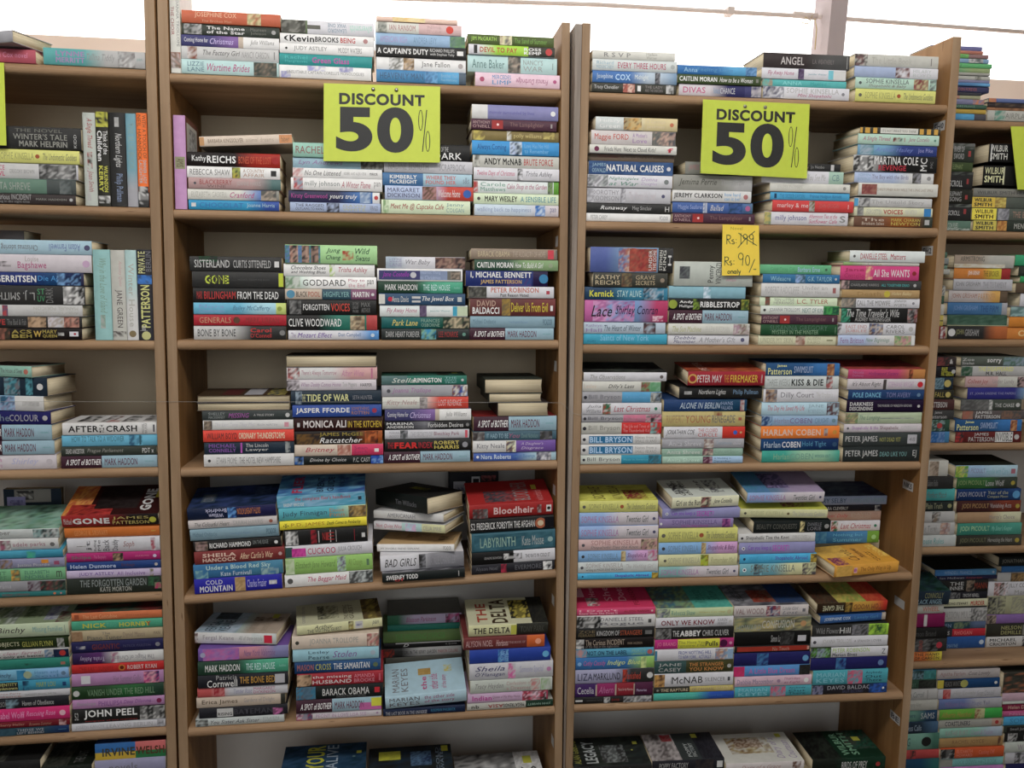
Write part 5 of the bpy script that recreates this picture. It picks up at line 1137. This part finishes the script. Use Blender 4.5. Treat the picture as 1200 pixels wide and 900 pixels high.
for u in (1, 2, 3, 4):
    x0, x1 = INNER[u]; d0 = UD[u]
    root = empty('bookcase', umat(u) @ Matrix.Translation(((x0 + x1) / 2, d0 + 0.15, -CAM_Z)))
    tag(root, DESC[u], 'bookcase', 'row of wooden bookcases'); CASES[u] = root
    zf = -CAM_Z + 0.012
    lz = un(u, *TOPS[u][0], d0)[1] if TOPS[u][0] else NOSE[u][0] + 0.17
    rz = un(u, *TOPS[u][1], d0)[1] if TOPS[u][1] else NOSE[u][0] + 0.17
    tl = 0.021; lw = 0.0205
    uobj(edged(bm_obj('side_panel', box_bm([(x0 - (0.018 if u == 3 else lw), x0, 0, SHELF_D, zf, lz)], 0.0012), M_PANEL)), u, root)
    uobj(edged(bm_obj('side_panel', box_bm([(x1, x1 + (0.0185 if u == 2 else lw), 0, SHELF_D, zf, rz)], 0.0012), M_PANEL)), u, root)
    if u == 3:
        eb = box_bm([(x0 - 0.0185 - 0.0145, x0 - 0.0185, 0.002, SHELF_D, zf, lz - 0.002)])
        for v in eb.verts:      # the batten thins out towards the floor
            if v.co.z < 0 and v.co.x < x0 - 0.025: v.co.x = x0 - 0.0185 - 0.003
        uobj(bm_obj('edge_board', eb, M_GREYWOOD), u, root)
    for z in NOSE[u]:
        zl, zr = z if isinstance(z, tuple) else (z, z)
        uobj(bm_obj('shelf', nose_board(x0 + 0.0004, x1 - 0.0004, zl, zr), M_SHELF, smooth=False), u, root)
    z4 = NOSE[u][3]
    uobj(bm_obj('back_board', box_bm([(x0 - 0.015, x1 + 0.015, SHELF_D + 0.001, SHELF_D + 0.007, z4 - 0.004, NOSE[u][0] + SHELF_T)]), M_BACK_TAN), u, root)
    uobj(bm_obj('lower_back_board', box_bm([(x0 - 0.015, x1 + 0.015, SHELF_D + 0.001, SHELF_D + 0.006, zf, z4 - 0.006)]), M_BACK_GREY), u, root)
def sticker(u, px, py, w, h, txt, tilt=0):
    """paper shelf label stuck on the inner face of a right-hand side panel"""
    x1 = INNER[u][1] - 0.0003
    ray = UM[u].T @ (WM @ np.array([(px - 600) / F, (py - 450) / F, 1.0])); s = x1 / ray[0]
    y, z = max(ray[1] * s - UD[u], w / 2 + 0.006), ray[2] * s
    mb = MB()
    P = lambda a, b, l: np.stack(np.broadcast_arrays(x1 - l + 0 * np.asarray(a, float), y + (0.5 - np.asarray(a, float)) * w, z + (np.asarray(b, float) - 0.5) * h), -1)
    mb.quad(P(0, 0, 0), P(1, 0, 0), P(1, 1, 0), P(0, 1, 0), hx('ccc'))
    if txt: decorate(mb, ['.12-.88:.2-.8 334b ' + txt], P, w, h)
    uobj(mb.obj('shelf_label', [M_PRINT]), u, CASES[u])
for px, py in ((652.3, 283), (650.8, 429), (649.3, 574), (648, 703), (647.5, 868)): sticker(2, px, py, 0.03, 0.024, '')
for px, py, t in ((1101.5, 148, 'EH0'), (1086.5, 294, 'EH2'), (1064, 569, 'NK5'), (1054, 706, ''), (1050, 842, 'BE')): sticker(3, px, py, 0.046, 0.022, t)

# ------------------------------------------------------------------ books
def parse():
    macros = {}; stacks = []; cur = None
    for ln in DATA.strip().splitlines():
        ln = ln.strip()
        if not ln: continue
        if ln[0] == '=':
            k, v = ln[1:].split(' ', 1); macros[k] = v
        elif ln[0] == '@':
            f = ln[1:].split(); cur = dict(u=int(f[0]), row=int(f[1]), st=int(f[2]), yb=float(f[3]), opt={}, books=[])
            for o in f[4:]:
                k, v = o.split('='); cur['opt'][k] = float(v)
            stacks.append(cur)
        else:
            head, body = ln.split('|', 1)
            f = head.split(); b = dict(x0=float(f[0]), x1=float(f[1]), yt=float(f[2]), flags=set(), o={})
            for o in f[3:]:
                if '=' in o:
                    k, v = o.split('='); b['o'][k] = float(v)
                else: b['flags'].add(o)
            body = body.strip()
            body, _, cov = body.partition('#')
            if body.startswith('$'):
                nm = re.match(r'\$([A-Z]+)', body)[1]; body = macros[nm] + body[len(nm) + 1:]
            parts = body.split(';'); b['bg'] = parts[0].strip(); b['dec'] = parts[1:]
            cp = cov.split(';'); b['cbg'] = cp[0].strip(); b['cdec'] = cp[1:]
            cur['books'].append(b)
    return stacks
def hue_name(c):
    r, g, b = [int(ch, 16) / 15 for ch in c[:3]]
    mx, mn = max(r, g, b), min(r, g, b); v = mx; s = 0 if mx == 0 else (mx - mn) / mx
    if v < 0.22: return 'black'
    if s < 0.13:
        return 'charcoal' if v < 0.36 else 'dark grey' if v < 0.5 else 'grey' if v < 0.72 else 'pale grey' if v < 0.84 else 'white'
    h = 0
    if mx == r: h = ((g - b) / (mx - mn)) % 6
    elif mx == g: h = (b - r) / (mx - mn) + 2
    else: h = (r - g) / (mx - mn) + 4
    h *= 60
    if v < 0.3 and s < 0.5: return 'charcoal'
    if s < 0.22 and v > 0.7:
        return 'cream' if 20 < h < 90 else 'pale pink' if (h <= 20 or h > 320) else 'pale lilac' if h > 250 else 'pale blue' if h > 175 else 'pale green'
    n = ('red' if h < 14 else 'orange' if h < 38 else 'yellow' if h < 66 else 'green' if h < 155 else 'teal' if h < 192 else 'blue' if h < 250 else 'purple' if h < 295 else 'magenta' if h < 340 else 'red')
    if n in ('red', 'magenta') and v > 0.75 and s < 0.65: n = 'pink'
    if n == 'orange' and (v < 0.72 or s < 0.5): n = 'brown' if v < 0.62 else 'tan'
    if n == 'yellow' and v < 0.66: n = 'olive'
    if n == 'red' and s < 0.45 and v < 0.7: n = 'brown'
    if n in ('brown', 'tan', 'olive', 'pink', 'orange', 'yellow'): return ('dark ' if v < 0.4 else '') + n
    return ('dark ' if v < 0.45 else 'pale ' if (s < 0.42 and v > 0.6) else '') + n
ORD = ['first', 'second', 'third', 'fourth', 'fifth', 'sixth', 'seventh', 'eighth', 'ninth', 'tenth', 'eleventh', 'twelfth', 'thirteenth', 'fourteenth', 'fifteenth', 'sixteenth', 'seventeenth', 'eighteenth']
PAGE_WORD = {'F': 'fore edge outward', 'E': 'page edges outward', 'C': 'back cover outward'}
def look(b):
    segs, cols = segments(b['bg']); names = []
    at = [0.0] + [float(x.partition('@')[2] or 0.5) for x in re.split(r'[|>]', b['bg'])[1:]] + [1.0]
    for k, c in enumerate(cols): names.append((at[k + 1] - at[k], hue_name(c)))
    if 'F' in b['flags'] or 'E' in b['flags']: return 'book turned with cream page edges outward'
    if 'C' in b['flags']: return 'dark book leaning at the back, barcode showing'
    tot = {}
    for w, n in names: tot[n] = tot.get(n, 0) + w
    big = sorted(tot, key=lambda n: -tot[n])
    if len(big) > 1 and tot[big[1]] > 0.16: return '%s and %s book' % (big[0], big[1])
    for d in b['dec']:
        m = RE_BOX.match(d.strip())
        if m and not m[1] and m[7] and float(m[3]) - float(m[2]) > 0.2:
            t = hue_name(m[6])
            if t != big[0]: return '%s book with %s lettering' % (big[0], t)
    return '%s book' % big[0]

def settle(stacks):
    """neighbouring stacks stand side by side: trim ends that would run into the next book"""
    rows = {}
    for S in stacks:
        for i, b in enumerate(S['books']):
            if b['flags'] & {'C', 'E'} or b['o'].get('d', 0) > 3: continue
            y1 = b['o'].get('b', S['books'][i + 1]['yt'] if i + 1 < len(S['books']) else S['yb'])
            if 'V' in b['flags']: y1 = S['yb']
            rows.setdefault((S['u'], S['row']), []).append((b, b['yt'], y1, (S['st'], i if 'V' in b['flags'] else 0)))
    for L in rows.values():
        for i, (a, a0, a1, sa) in enumerate(L):
            for (c, c0, c1, sc) in L[i + 1:]:
                if sa == sc or min(a1, c1) - max(a0, c0) < -3: continue
                l, r = (a, c) if a['x0'] + a['x1'] < c['x0'] + c['x1'] else (c, a)
                if l['o'].get('y') or r['o'].get('y'): continue
                ov = l['x1'] - r['x0'] + 0.5
                if ov > 0: l['x1'] -= ov / 2; r['x0'] += ov / 2
STACKS = parse(); settle(STACKS)
books = []; spans = []; jit = random.Random(21)
for S in STACKS:
    u, row = S['u'], S['row']; d0 = UD[u] + 0.006
    bl = S['books']; n = len(bl)
    xs0, xs1 = INNER[u]
    xc_ = [un(u, (b['x0'] + b['x1']) / 2, b['yt'], d0)[0] for b in bl]
    base, roll0 = shelf_z(u, row, sum(xc_) / n)
    if roll0: base = shelf_z(u, row, un(u, (bl[-1]['x0'] + bl[-1]['x1']) / 2, S['yb'], d0)[0])[0]
    ztop = un(u, 600, bl[0]['yt'], d0)[1]
    lies = [b for b in bl if not (b['flags'] & {'V', 'C'})]
    pt = math.radians(S['opt'].get('pt', 0))
    for i, b in enumerate(bl):
        o = b['o']; fl = b['flags']
        d = d0 + o.get('d', 0) / 100
        dj = 0.0 if (o or fl) else jit.uniform(-0.0022, 0.0035) * (1.0 if pt == 0 else 0.25)
        if fl & {'V', 'C'}:
            zt = un(u, (b['x0'] + b['x1']) / 2, b['yt'], d)[1]; zb = base + 0.0004
            xa, xb = un(u, b['x0'], (b['yt'] + S['yb']) / 2, d)[0], un(u, b['x1'], (b['yt'] + S['yb']) / 2, d)[0]
            if row == 5: zb = un(u, b['x0'], S['yb'], d)[1]
            L = zt - zb
            if 'V' in fl:
                T = xb - xa; D = min(0.64 * L, 0.13)
                R = Matrix(((0, 0, 1, 0), (0, 1, 0, 0), (-1, 0, 0, 0), (0, 0, 0, 1)))
                loc = Matrix.Translation((xa, d, (zt + zb) / 2)) @ R
            else:
                D = xb - xa; T = 0.025
                R = Matrix(((0, 1, 0, 0), (0, 0, -1, 0), (-1, 0, 0, 0), (0, 0, 0, 1)))
                loc = Matrix.Translation((xa, d + T, (zt + zb) / 2)) @ R
            wedge = 0.0; spans.append(dict(b=b, S=S, i=i, n=n, xa=xa, xb=xb, z0=zb, z1=zt, T=T, d=d, L=L, D=D, loc=loc, V=True))
            continue
        else:
            z1 = un(u, (b['x0'] + b['x1']) / 2, b['yt'], d)[1]
            if 'b' in o: z0 = un(u, (b['x0'] + b['x1']) / 2, o['b'], d)[1]
            elif i + 1 < n:
                c_ = bl[i + 1]; dn = c_['o'].get('d', 0)
                z0 = un(u, (c_['x0'] + c_['x1']) / 2, c_['yt'], d0 + dn / 100 if abs(dn - o.get('d', 0)) < 3 else d)[1]
                if roll0: z0 = un(u, (b['x0'] + b['x1']) / 2, c_['yt'], d0 + dn / 100 if abs(dn - o.get('d', 0)) < 3 else d)[1]
            else: z0 = base
            if i + 1 == n: z0 = base
            ym = (b['yt'] + (bl[i + 1]['yt'] if i + 1 < n else S['yb'])) / 2
            xa, xb = un(u, b['x0'], ym, d)[0], un(u, b['x1'], ym, d)[0]
            xa = max(xa, xs0 + 0.002); xb = min(xb, xs1 - 0.002)
            if i + 1 == n: z0 += 0.0005
            T = max(z1 - z0 - 0.0006, 0.006)
            f0 = max(0, (z0 - base)) / max(ztop - base, 0.01); f1 = max(0, (z1 - base)) / max(ztop - base, 0.01)
            a0, a1 = pt * min(1, f0), pt * min(1, f1)
            T -= T * math.sin(a0) * math.tan(a1)
            spans.append(dict(b=b, S=S, i=i, n=n, xa=xa, xb=xb, z0=z0, z1=z0 + T, T=T, d=d + dj, a0=a0, a1=a1, roll0=roll0))
            continue
def depth_of(p):
    return p['D'] if 'V' in p else min(max(0.64 * (p['xb'] - p['xa']), 0.10), 0.135)
rows = {}
for p in spans: rows.setdefault((p['S']['u'], p['S']['row']), []).append(p)
for L_ in rows.values():
    for i, p in enumerate(L_):
        for q in L_[i + 1:]:
            if p['S']['st'] == q['S']['st'] or 'C' in p['b']['flags'] or 'C' in q['b']['flags']: continue
            if min(p['z1'], q['z1']) - max(p['z0'], q['z0']) < -0.004: continue
            if min(p['d'] + depth_of(p), q['d'] + depth_of(q)) < max(p['d'], q['d']) - 0.003: continue
            l, r = (p, q) if p['xa'] + p['xb'] < q['xa'] + q['xb'] else (q, p)
            ov = l['xb'] - r['xa'] + 0.001
            if ov <= 0 or ov > 0.12: continue
            fl_, fr_ = ('V' not in l and not l['b']['o'].get('y')), ('V' not in r and not r['b']['o'].get('y'))
            wl = 0.5 if abs(l['d'] - r['d']) < 0.02 else (1.0 if l['d'] > r['d'] else 0.0)
            if not fl_ and not fr_: continue
            if not fl_: wl = 0.0
            if not fr_: wl = 1.0
            l['xb'] -= ov * wl; r['xa'] += ov * (1 - wl)
for p in spans:
    b, S, i, n, xa, xb, z0, T, d = (p[k] for k in ('b', 'S', 'i', 'n', 'xa', 'xb', 'z0', 'T', 'd'))
    o = b['o']; fl = b['flags']; u, row, bl = S['u'], S['row'], S['books']
    if 'V' in p: L, D, loc, wedge = p['L'], p['D'], p['loc'], 0.0
    else:
        a0, a1, roll0 = p['a0'], p['a1'], p['roll0']
        yaw = math.radians(o.get('y', 0)); roll = roll0 + math.radians(o.get('r', 0)); pit = a0 + math.radians(o.get('p', 0))
        if 'E' in fl:
            D = xb - xa; L = o.get('w', 17) / 100 + 0.01; wedge = 0
            R = Matrix.Rotation(-math.pi / 2, 4, 'Z')
            loc = Matrix.Translation((xa, d + L / 2, z0)) @ R
        else:
            L = o.get('L', (xb - xa) / math.cos(yaw)); D = min(max(0.64 * L, 0.10), 0.135)
            wedge = D * math.tan(a1 - a0)
            loc = Matrix.Translation(((xa + xb) / 2, d, z0)) @ Matrix.Rotation(yaw, 4, 'Z') @ Matrix.Rotation(-roll, 4, 'Y') @ Matrix.Rotation(pit, 4, 'X')
            if 'F' in fl: loc = loc @ Matrix.Translation((0, D, 0)) @ Matrix.Rotation(math.pi, 4, 'Z')
            if yaw:   # keep the nearer end of a turned book on the shelf line
                loc = Matrix.Translation((0, abs(math.sin(yaw)) * L / 2 * 0.8, 0)) @ loc
    x0c, x1c = max(0, b['x0']), min(1200, b['x1']); y0c, y1c = max(0, b['yt']), min(900, o.get('b', bl[i + 1]['yt'] if i + 1 < n else S['yb']))
    if 'V' in fl or 'C' in fl: y1c = min(900, S['yb'])
    if b['cbg'] and row >= 4: y0c -= 14
    vis = 0 if 'h' in fl else max(0, x1c - x0c) * max(0, y1c - y0c)
    if u == 4: vis *= 0.75
    books.append(dict(b=b, S=S, i=i, n=n, L=L, D=D, T=T, wedge=wedge, M=umat(u) @ loc, vis=vis))
books.sort(key=lambda k: -k['vis'])
KEEP = 318
SPECIAL = {(3, 5, 5, 0): 'orange-yellow book lying alone before the fourth stack, fifth shelf, centre-right bookcase',
           (2, 6, 3, 7): 'pale blue book tilted forward showing its cover, third stack, sixth shelf, centre-left bookcase', (2, 5, 3, 0): 'thick black book turned askew on top, third stack, fifth shelf, centre-left bookcase',
           (1, 1, 1, 0): 'grey book turned askew with page edges showing, top shelf, far-left bookcase'}
mass_c, mass_p = MB(), MB()
for k, B in enumerate(books):
    b, S = B['b'], B['S']
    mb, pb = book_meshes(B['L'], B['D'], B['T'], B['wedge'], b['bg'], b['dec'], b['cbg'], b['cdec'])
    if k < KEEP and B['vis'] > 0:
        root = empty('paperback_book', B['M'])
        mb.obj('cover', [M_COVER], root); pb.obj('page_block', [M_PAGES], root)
        if S['st'] == 0 or (b['flags'] & {'V', 'C'}):
            pos = '%s upright book from the left' % ORD[B['i']] if B['n'] > 1 else 'standing upright'
            lab = '%s, %s, %s shelf, %s bookcase' % (look(b), pos, ROWN[S['row']], UNAME[S['u']])
        else:
            pos = 'topmost' if B['i'] == 0 else ('bottom one' if B['i'] == B['n'] - 1 and S['row'] < 7 else ORD[B['i']] + ' down')
            lab = '%s, %s, %s stack, %s shelf, %s bookcase' % (look(b), pos, ORD[S['st'] - 1], ROWN[S['row']], UNAME[S['u']])
        lab = SPECIAL.get((S['u'], S['row'], S['st'], B['i']), lab)
        lab = lab.replace(' upright book from the left', ' upright from left')
        tag(root, lab[0].upper() + lab[1:], 'book', 'books on the %s shelf of the %s bookcase' % (ROWN[S['row']], UNAME[S['u']]))
    else:
        mass_c.merge(mb, B['M']); pb.m = [x * 0 + 1 for x in pb.m]; mass_c.merge(pb, B['M'])
o = mass_c.obj('paperback_books', [M_COVER, M_PAGES]); o['kind'] = 'stuff'
tag(o, 'smaller and half hidden paperbacks at the edges of the bookcases', 'books')

# ------------------------------------------------------------------ signs, price slip, cord
def sheet(u, corners, depth):
    """four photograph corners (tl, tr, br, bl) on a plane just before the shelf fronts -> P(u, v, lift) and size"""
    c = [np.array([un(u, x, y, depth)[0], depth, un(u, x, y, depth)[1]]) for x, y in corners]
    tl, tr, br, bl = c
    def P(a, b, l):
        a = np.asarray(a, float)[..., None]; b = np.asarray(b, float)[..., None]
        q = (1 - b) * ((1 - a) * bl + a * br) + b * ((1 - a) * tl + a * tr)
        q = q.copy(); q[..., 1] -= l; return q
    return P, np.linalg.norm(tr - tl), np.linalg.norm(tl - bl), c
def flat_sheet(mb, P, col, th=0.0012, bow=0.0):
    k = 6
    for s in range(k):
        a, b = s / k, (s + 1) / k
        la, lb = bow * math.sin(math.pi * a), bow * math.sin(math.pi * b)
        mb.quad(P(a, 0, la), P(b, 0, lb), P(b, 1, lb), P(a, 1, la), col)
        mb.quad(P(a, 0, la - th), P(a, 1, la - th), P(b, 1, lb - th), P(b, 0, lb - th), col)
        mb.quad(P(a, 0, la - th), P(b, 0, lb - th), P(b, 0, lb), P(a, 0, la), col); mb.quad(P(a, 1, la), P(b, 1, lb), P(b, 1, lb - th), P(a, 1, la - th), col)
    mb.quad(P(0, 0, -th), P(0, 0, 0), P(0, 1, 0), P(0, 1, -th), col); mb.quad(P(1, 0, 0), P(1, 0, -th), P(1, 1, -th), P(1, 1, 0), col)
def place(mb, name, mats, u, c0, parent=None):
    A = np.eye(4); A[:3, :3] = UM[u]; A[2, 3] = CAM_Z
    return A
INK = '333'
SIGN_DECS = ['.13-.865:.735-.885 333xh DISCOUNT', '.105-.415:.13-.705 333xh 5', '.455-.77:.12-.715 333xh 0']
def percent(mb, P, u0, u1, v0, v1):
    col = hx('333'); lift = 0.0004
    def ring(cu, cv, ru, rv, w):
        k = 20; pts = []
        for i in range(k):
            a = 2 * math.pi * i / k
            pts.append(P(cu + ru * math.cos(a), cv + rv * math.sin(a), lift)); pts.append(P(cu + (ru - w) * math.cos(a), cv + (rv - w * 1.6) * math.sin(a), lift))
        tr = []
        for i in range(k):
            a, b = 2 * i, 2 * ((i + 1) % k); tr += [[a, b, b + 1], [a, b + 1, a + 1]]
        mb.add(pts, tr, col)
    W_, H_ = u1 - u0, v1 - v0
    ring(u0 + 0.2 * W_, v0 + 0.75 * H_, 0.2 * W_, 0.25 * H_, 0.007); ring(u0 + 0.8 * W_, v0 + 0.25 * H_, 0.2 * W_, 0.25 * H_, 0.007)
    mb.quad(P(u0 + 0.32 * W_, v0, lift), P(u0 + 0.4 * W_, v0, lift), P(u0 + 0.74 * W_, v1, lift), P(u0 + 0.66 * W_, v1, lift), col)
def discount_sign(u, corners, label, pins, film=None):
    depth = UD[u] - 0.006
    P, sw, sh, c = sheet(u, corners, depth)
    A = umat(u); org = Vector(c[0]); base = A @ Matrix.Translation(org)
    root = empty('discount_sign', base); tag(root, label, 'sign', 'yellow discount signs')
    Q = lambda a, b, l: P(a, b, l) - np.array(org)
    mb = MB(); flat_sheet(mb, Q, hx('cd3'))
    decorate(mb, SIGN_DECS, Q, sw, sh); percent(mb, Q, 0.81, 0.915, 0.14, 0.69)
    mb.obj('sign_sheet', [M_PRINT], root)
    for a, b in pins:
        q = Q(a, b, 0.0); bm = bmesh.new(); bmesh.ops.create_uvsphere(bm, u_segments=10, v_segments=6, radius=0.0042)
        for v in bm.verts: v.co = Vector((v.co.x, v.co.y * 0.6, v.co.z)) + Vector(q) + Vector((0, -0.001, 0))
        o = bm_obj('pin', bm, M_METAL, root, smooth=True)
    if film:
        mb = MB(); k = 10
        pts = []; rs = random.Random(3)
        for i in range(k + 1):
            for j in range(k + 1):
                a, b_ = -0.015 + 1.03 * i / k, -0.02 + 1.05 * j / k
                l = 0.0022 + 0.0012 * rs.random()
                if i == k and j >= k - 1: a += 0.08; l += 0.006 * rs.random()
                pts.append(Q(a, b_, l))
        tr = []
        for i in range(k):
            for j in range(k):
                q = i * (k + 1) + j; tr += [[q, q + k + 1, q + k + 2], [q, q + k + 2, q + 1]]
        mb.add(pts, tr, (1, 1, 1)); mb.obj('plastic_sleeve', [M_FILM], root)
discount_sign(2, [(379.5, 97.5), (515.8, 101.5), (515.5, 190.5), (379, 188.7)], 'Yellow 50% discount sign hanging on the centre-left bookcase', [(0.42, 0.94), (0.62, 0.94)])
discount_sign(3, [(824, 116.5), (949, 122), (945.5, 209.3), (820.7, 203)], 'Yellow 50% discount sign in a clear sleeve on the centre-right bookcase', [(0.39, 0.93), (0.58, 0.93)], True)
discount_sign(1, [(-122, 68), (4.5, 73.5), (7.5, 170.5), (-118, 166)], 'Yellow discount sign cut off by the left picture edge, far-left bookcase', [(0.4, 0.94), (0.6, 0.94)])
discount_sign(4, [(1184.5, 148), (1296, 150), (1300, 226), (1192.5, 222)], 'Yellow discount sign cut off by the right picture edge, far-right bookcase', [(0.4, 0.94), (0.6, 0.94)])

def strokes(mb, P, paths, w, col, lift=0.0003):
    """hand-drawn pen lines: list of polylines in the sheet's 0..1 square"""
    for path in paths:
        for (a, b), (c, d) in zip(path, path[1:]):
            dx, dy = (c - a), (d - b) * 1.38; L_ = math.hypot(dx, dy) or 1; nx, ny = -dy / L_ * w / 2, dx / L_ * w / 2 / 1.38
            ex, ey = dx / L_ * w * 0.35, dy / L_ * w * 0.35 / 1.38
            mb.quad(P(a - ex + nx, b - ey + ny, lift), P(c + ex + nx, d + ey + ny, lift), P(c + ex - nx, d + ey - ny, lift), P(a - ex - nx, b - ey - ny, lift), col)
def arc(cx, cy, rx, ry, a0, a1, k=10):
    return [(cx + rx * math.cos(math.radians(a0 + (a1 - a0) * i / k)), cy + ry * math.sin(math.radians(a0 + (a1 - a0) * i / k))) for i in range(k + 1)]
P, sw, sh, c = sheet(3, [(846.8, 263), (889.3, 264.2), (890.3, 322.5), (846, 323)], UD[3] - 0.0035)
org = Vector(c[0]); root = empty('price_slip', umat(3) @ Matrix.Translation(org))
tag(root, 'Handwritten yellow price slip hanging from the second shelf, centre-right bookcase', 'price tag')
Q = lambda a, b, l: P(a, b, l) - np.array(org)
mb = MB(); flat_sheet(mb, Q, hx('fd3'), 0.0008)
ink = hx('354')
R1 = [[(.12, .62), (.12, .8)], [(.12, .79)] + arc(.17, .755, .05, .04, 90, -90) + [(.13, .715), (.22, .63)], arc(.29, .685, .035, .022, 60, 180, 5) + arc(.29, .645, .035, .022, 90, -150, 6),
      [(.37, .71), (.375, .705)], [(.37, .65), (.375, .645)], [(.5, .62), (.5, .83)], arc(.62, .77, .055, .05, 0, 360), [(.675, .77), (.665, .62)], arc(.79, .77, .055, .05, 0, 360), [(.845, .77), (.835, .62)],
      [(.42, .55), (.62, .72), (.88, .88)], [(.44, .84), (.66, .72), (.93, .6)]]
R2 = [[(.07, .2), (.07, .37)], [(.07, .36)] + arc(.12, .33, .05, .038, 90, -90) + [(.08, .29), (.17, .21)], arc(.23, .265, .03, .022, 60, 180, 5) + arc(.23, .225, .03, .022, 90, -150, 6), [(.31, .29), (.315, .285)], [(.31, .23), (.315, .225)],
      arc(.5, .38, .065, .065, 0, 360), [(.565, .38), (.54, .2)], arc(.68, .3, .055, .1, 0, 360), [(.72, .06), (.87, .32)], [(.84, .12), (.9, .12)]]
R3 = [arc(.18, .065, .03, .025, 0, 360, 8), [(.24, .04), (.24, .09)] + arc(.265, .07, .025, .022, 150, 0, 5) + [(.29, .04)], arc(.34, .065, .028, .025, 0, 360, 8), [(.37, .09), (.37, .04)], [(.41, .12), (.41, .04)], [(.44, .09), (.46, .045)], [(.49, .09), (.45, .0)]]
strokes(mb, Q, R1 + R2 + R3, 0.02, ink)
decorate(mb, ['.22-.55:.9-.96 ba2 Novel'], Q, sw, sh)
mb.obj('slip', [M_PRINT], root)

def uw(u, px, py, depth):
    x, z = un(u, px, py, depth); return umat(u) @ Vector((x, depth, z))
cord = tube('stretched_cord', [uw(1, -60, 470.5, UD[1] - 0.004), uw(1, 182, 470.8, UD[1] - 0.003), uw(2, 420, 471, UD[2] - 0.004), uw(2, 658, 472, UD[2] - 0.003), uw(3, 671, 484, UD[3] - 0.003), uw(3, 680, 486.5, UD[3] - 0.0035), uw(3, 930, 488, UD[3] - 0.004), uw(3, 1083, 483, UD[3] - 0.003)], 0.00035, M_CORD, 6)
tag(cord, 'Thin pale cord stretched across the bookcases before the fourth shelf', 'cord')
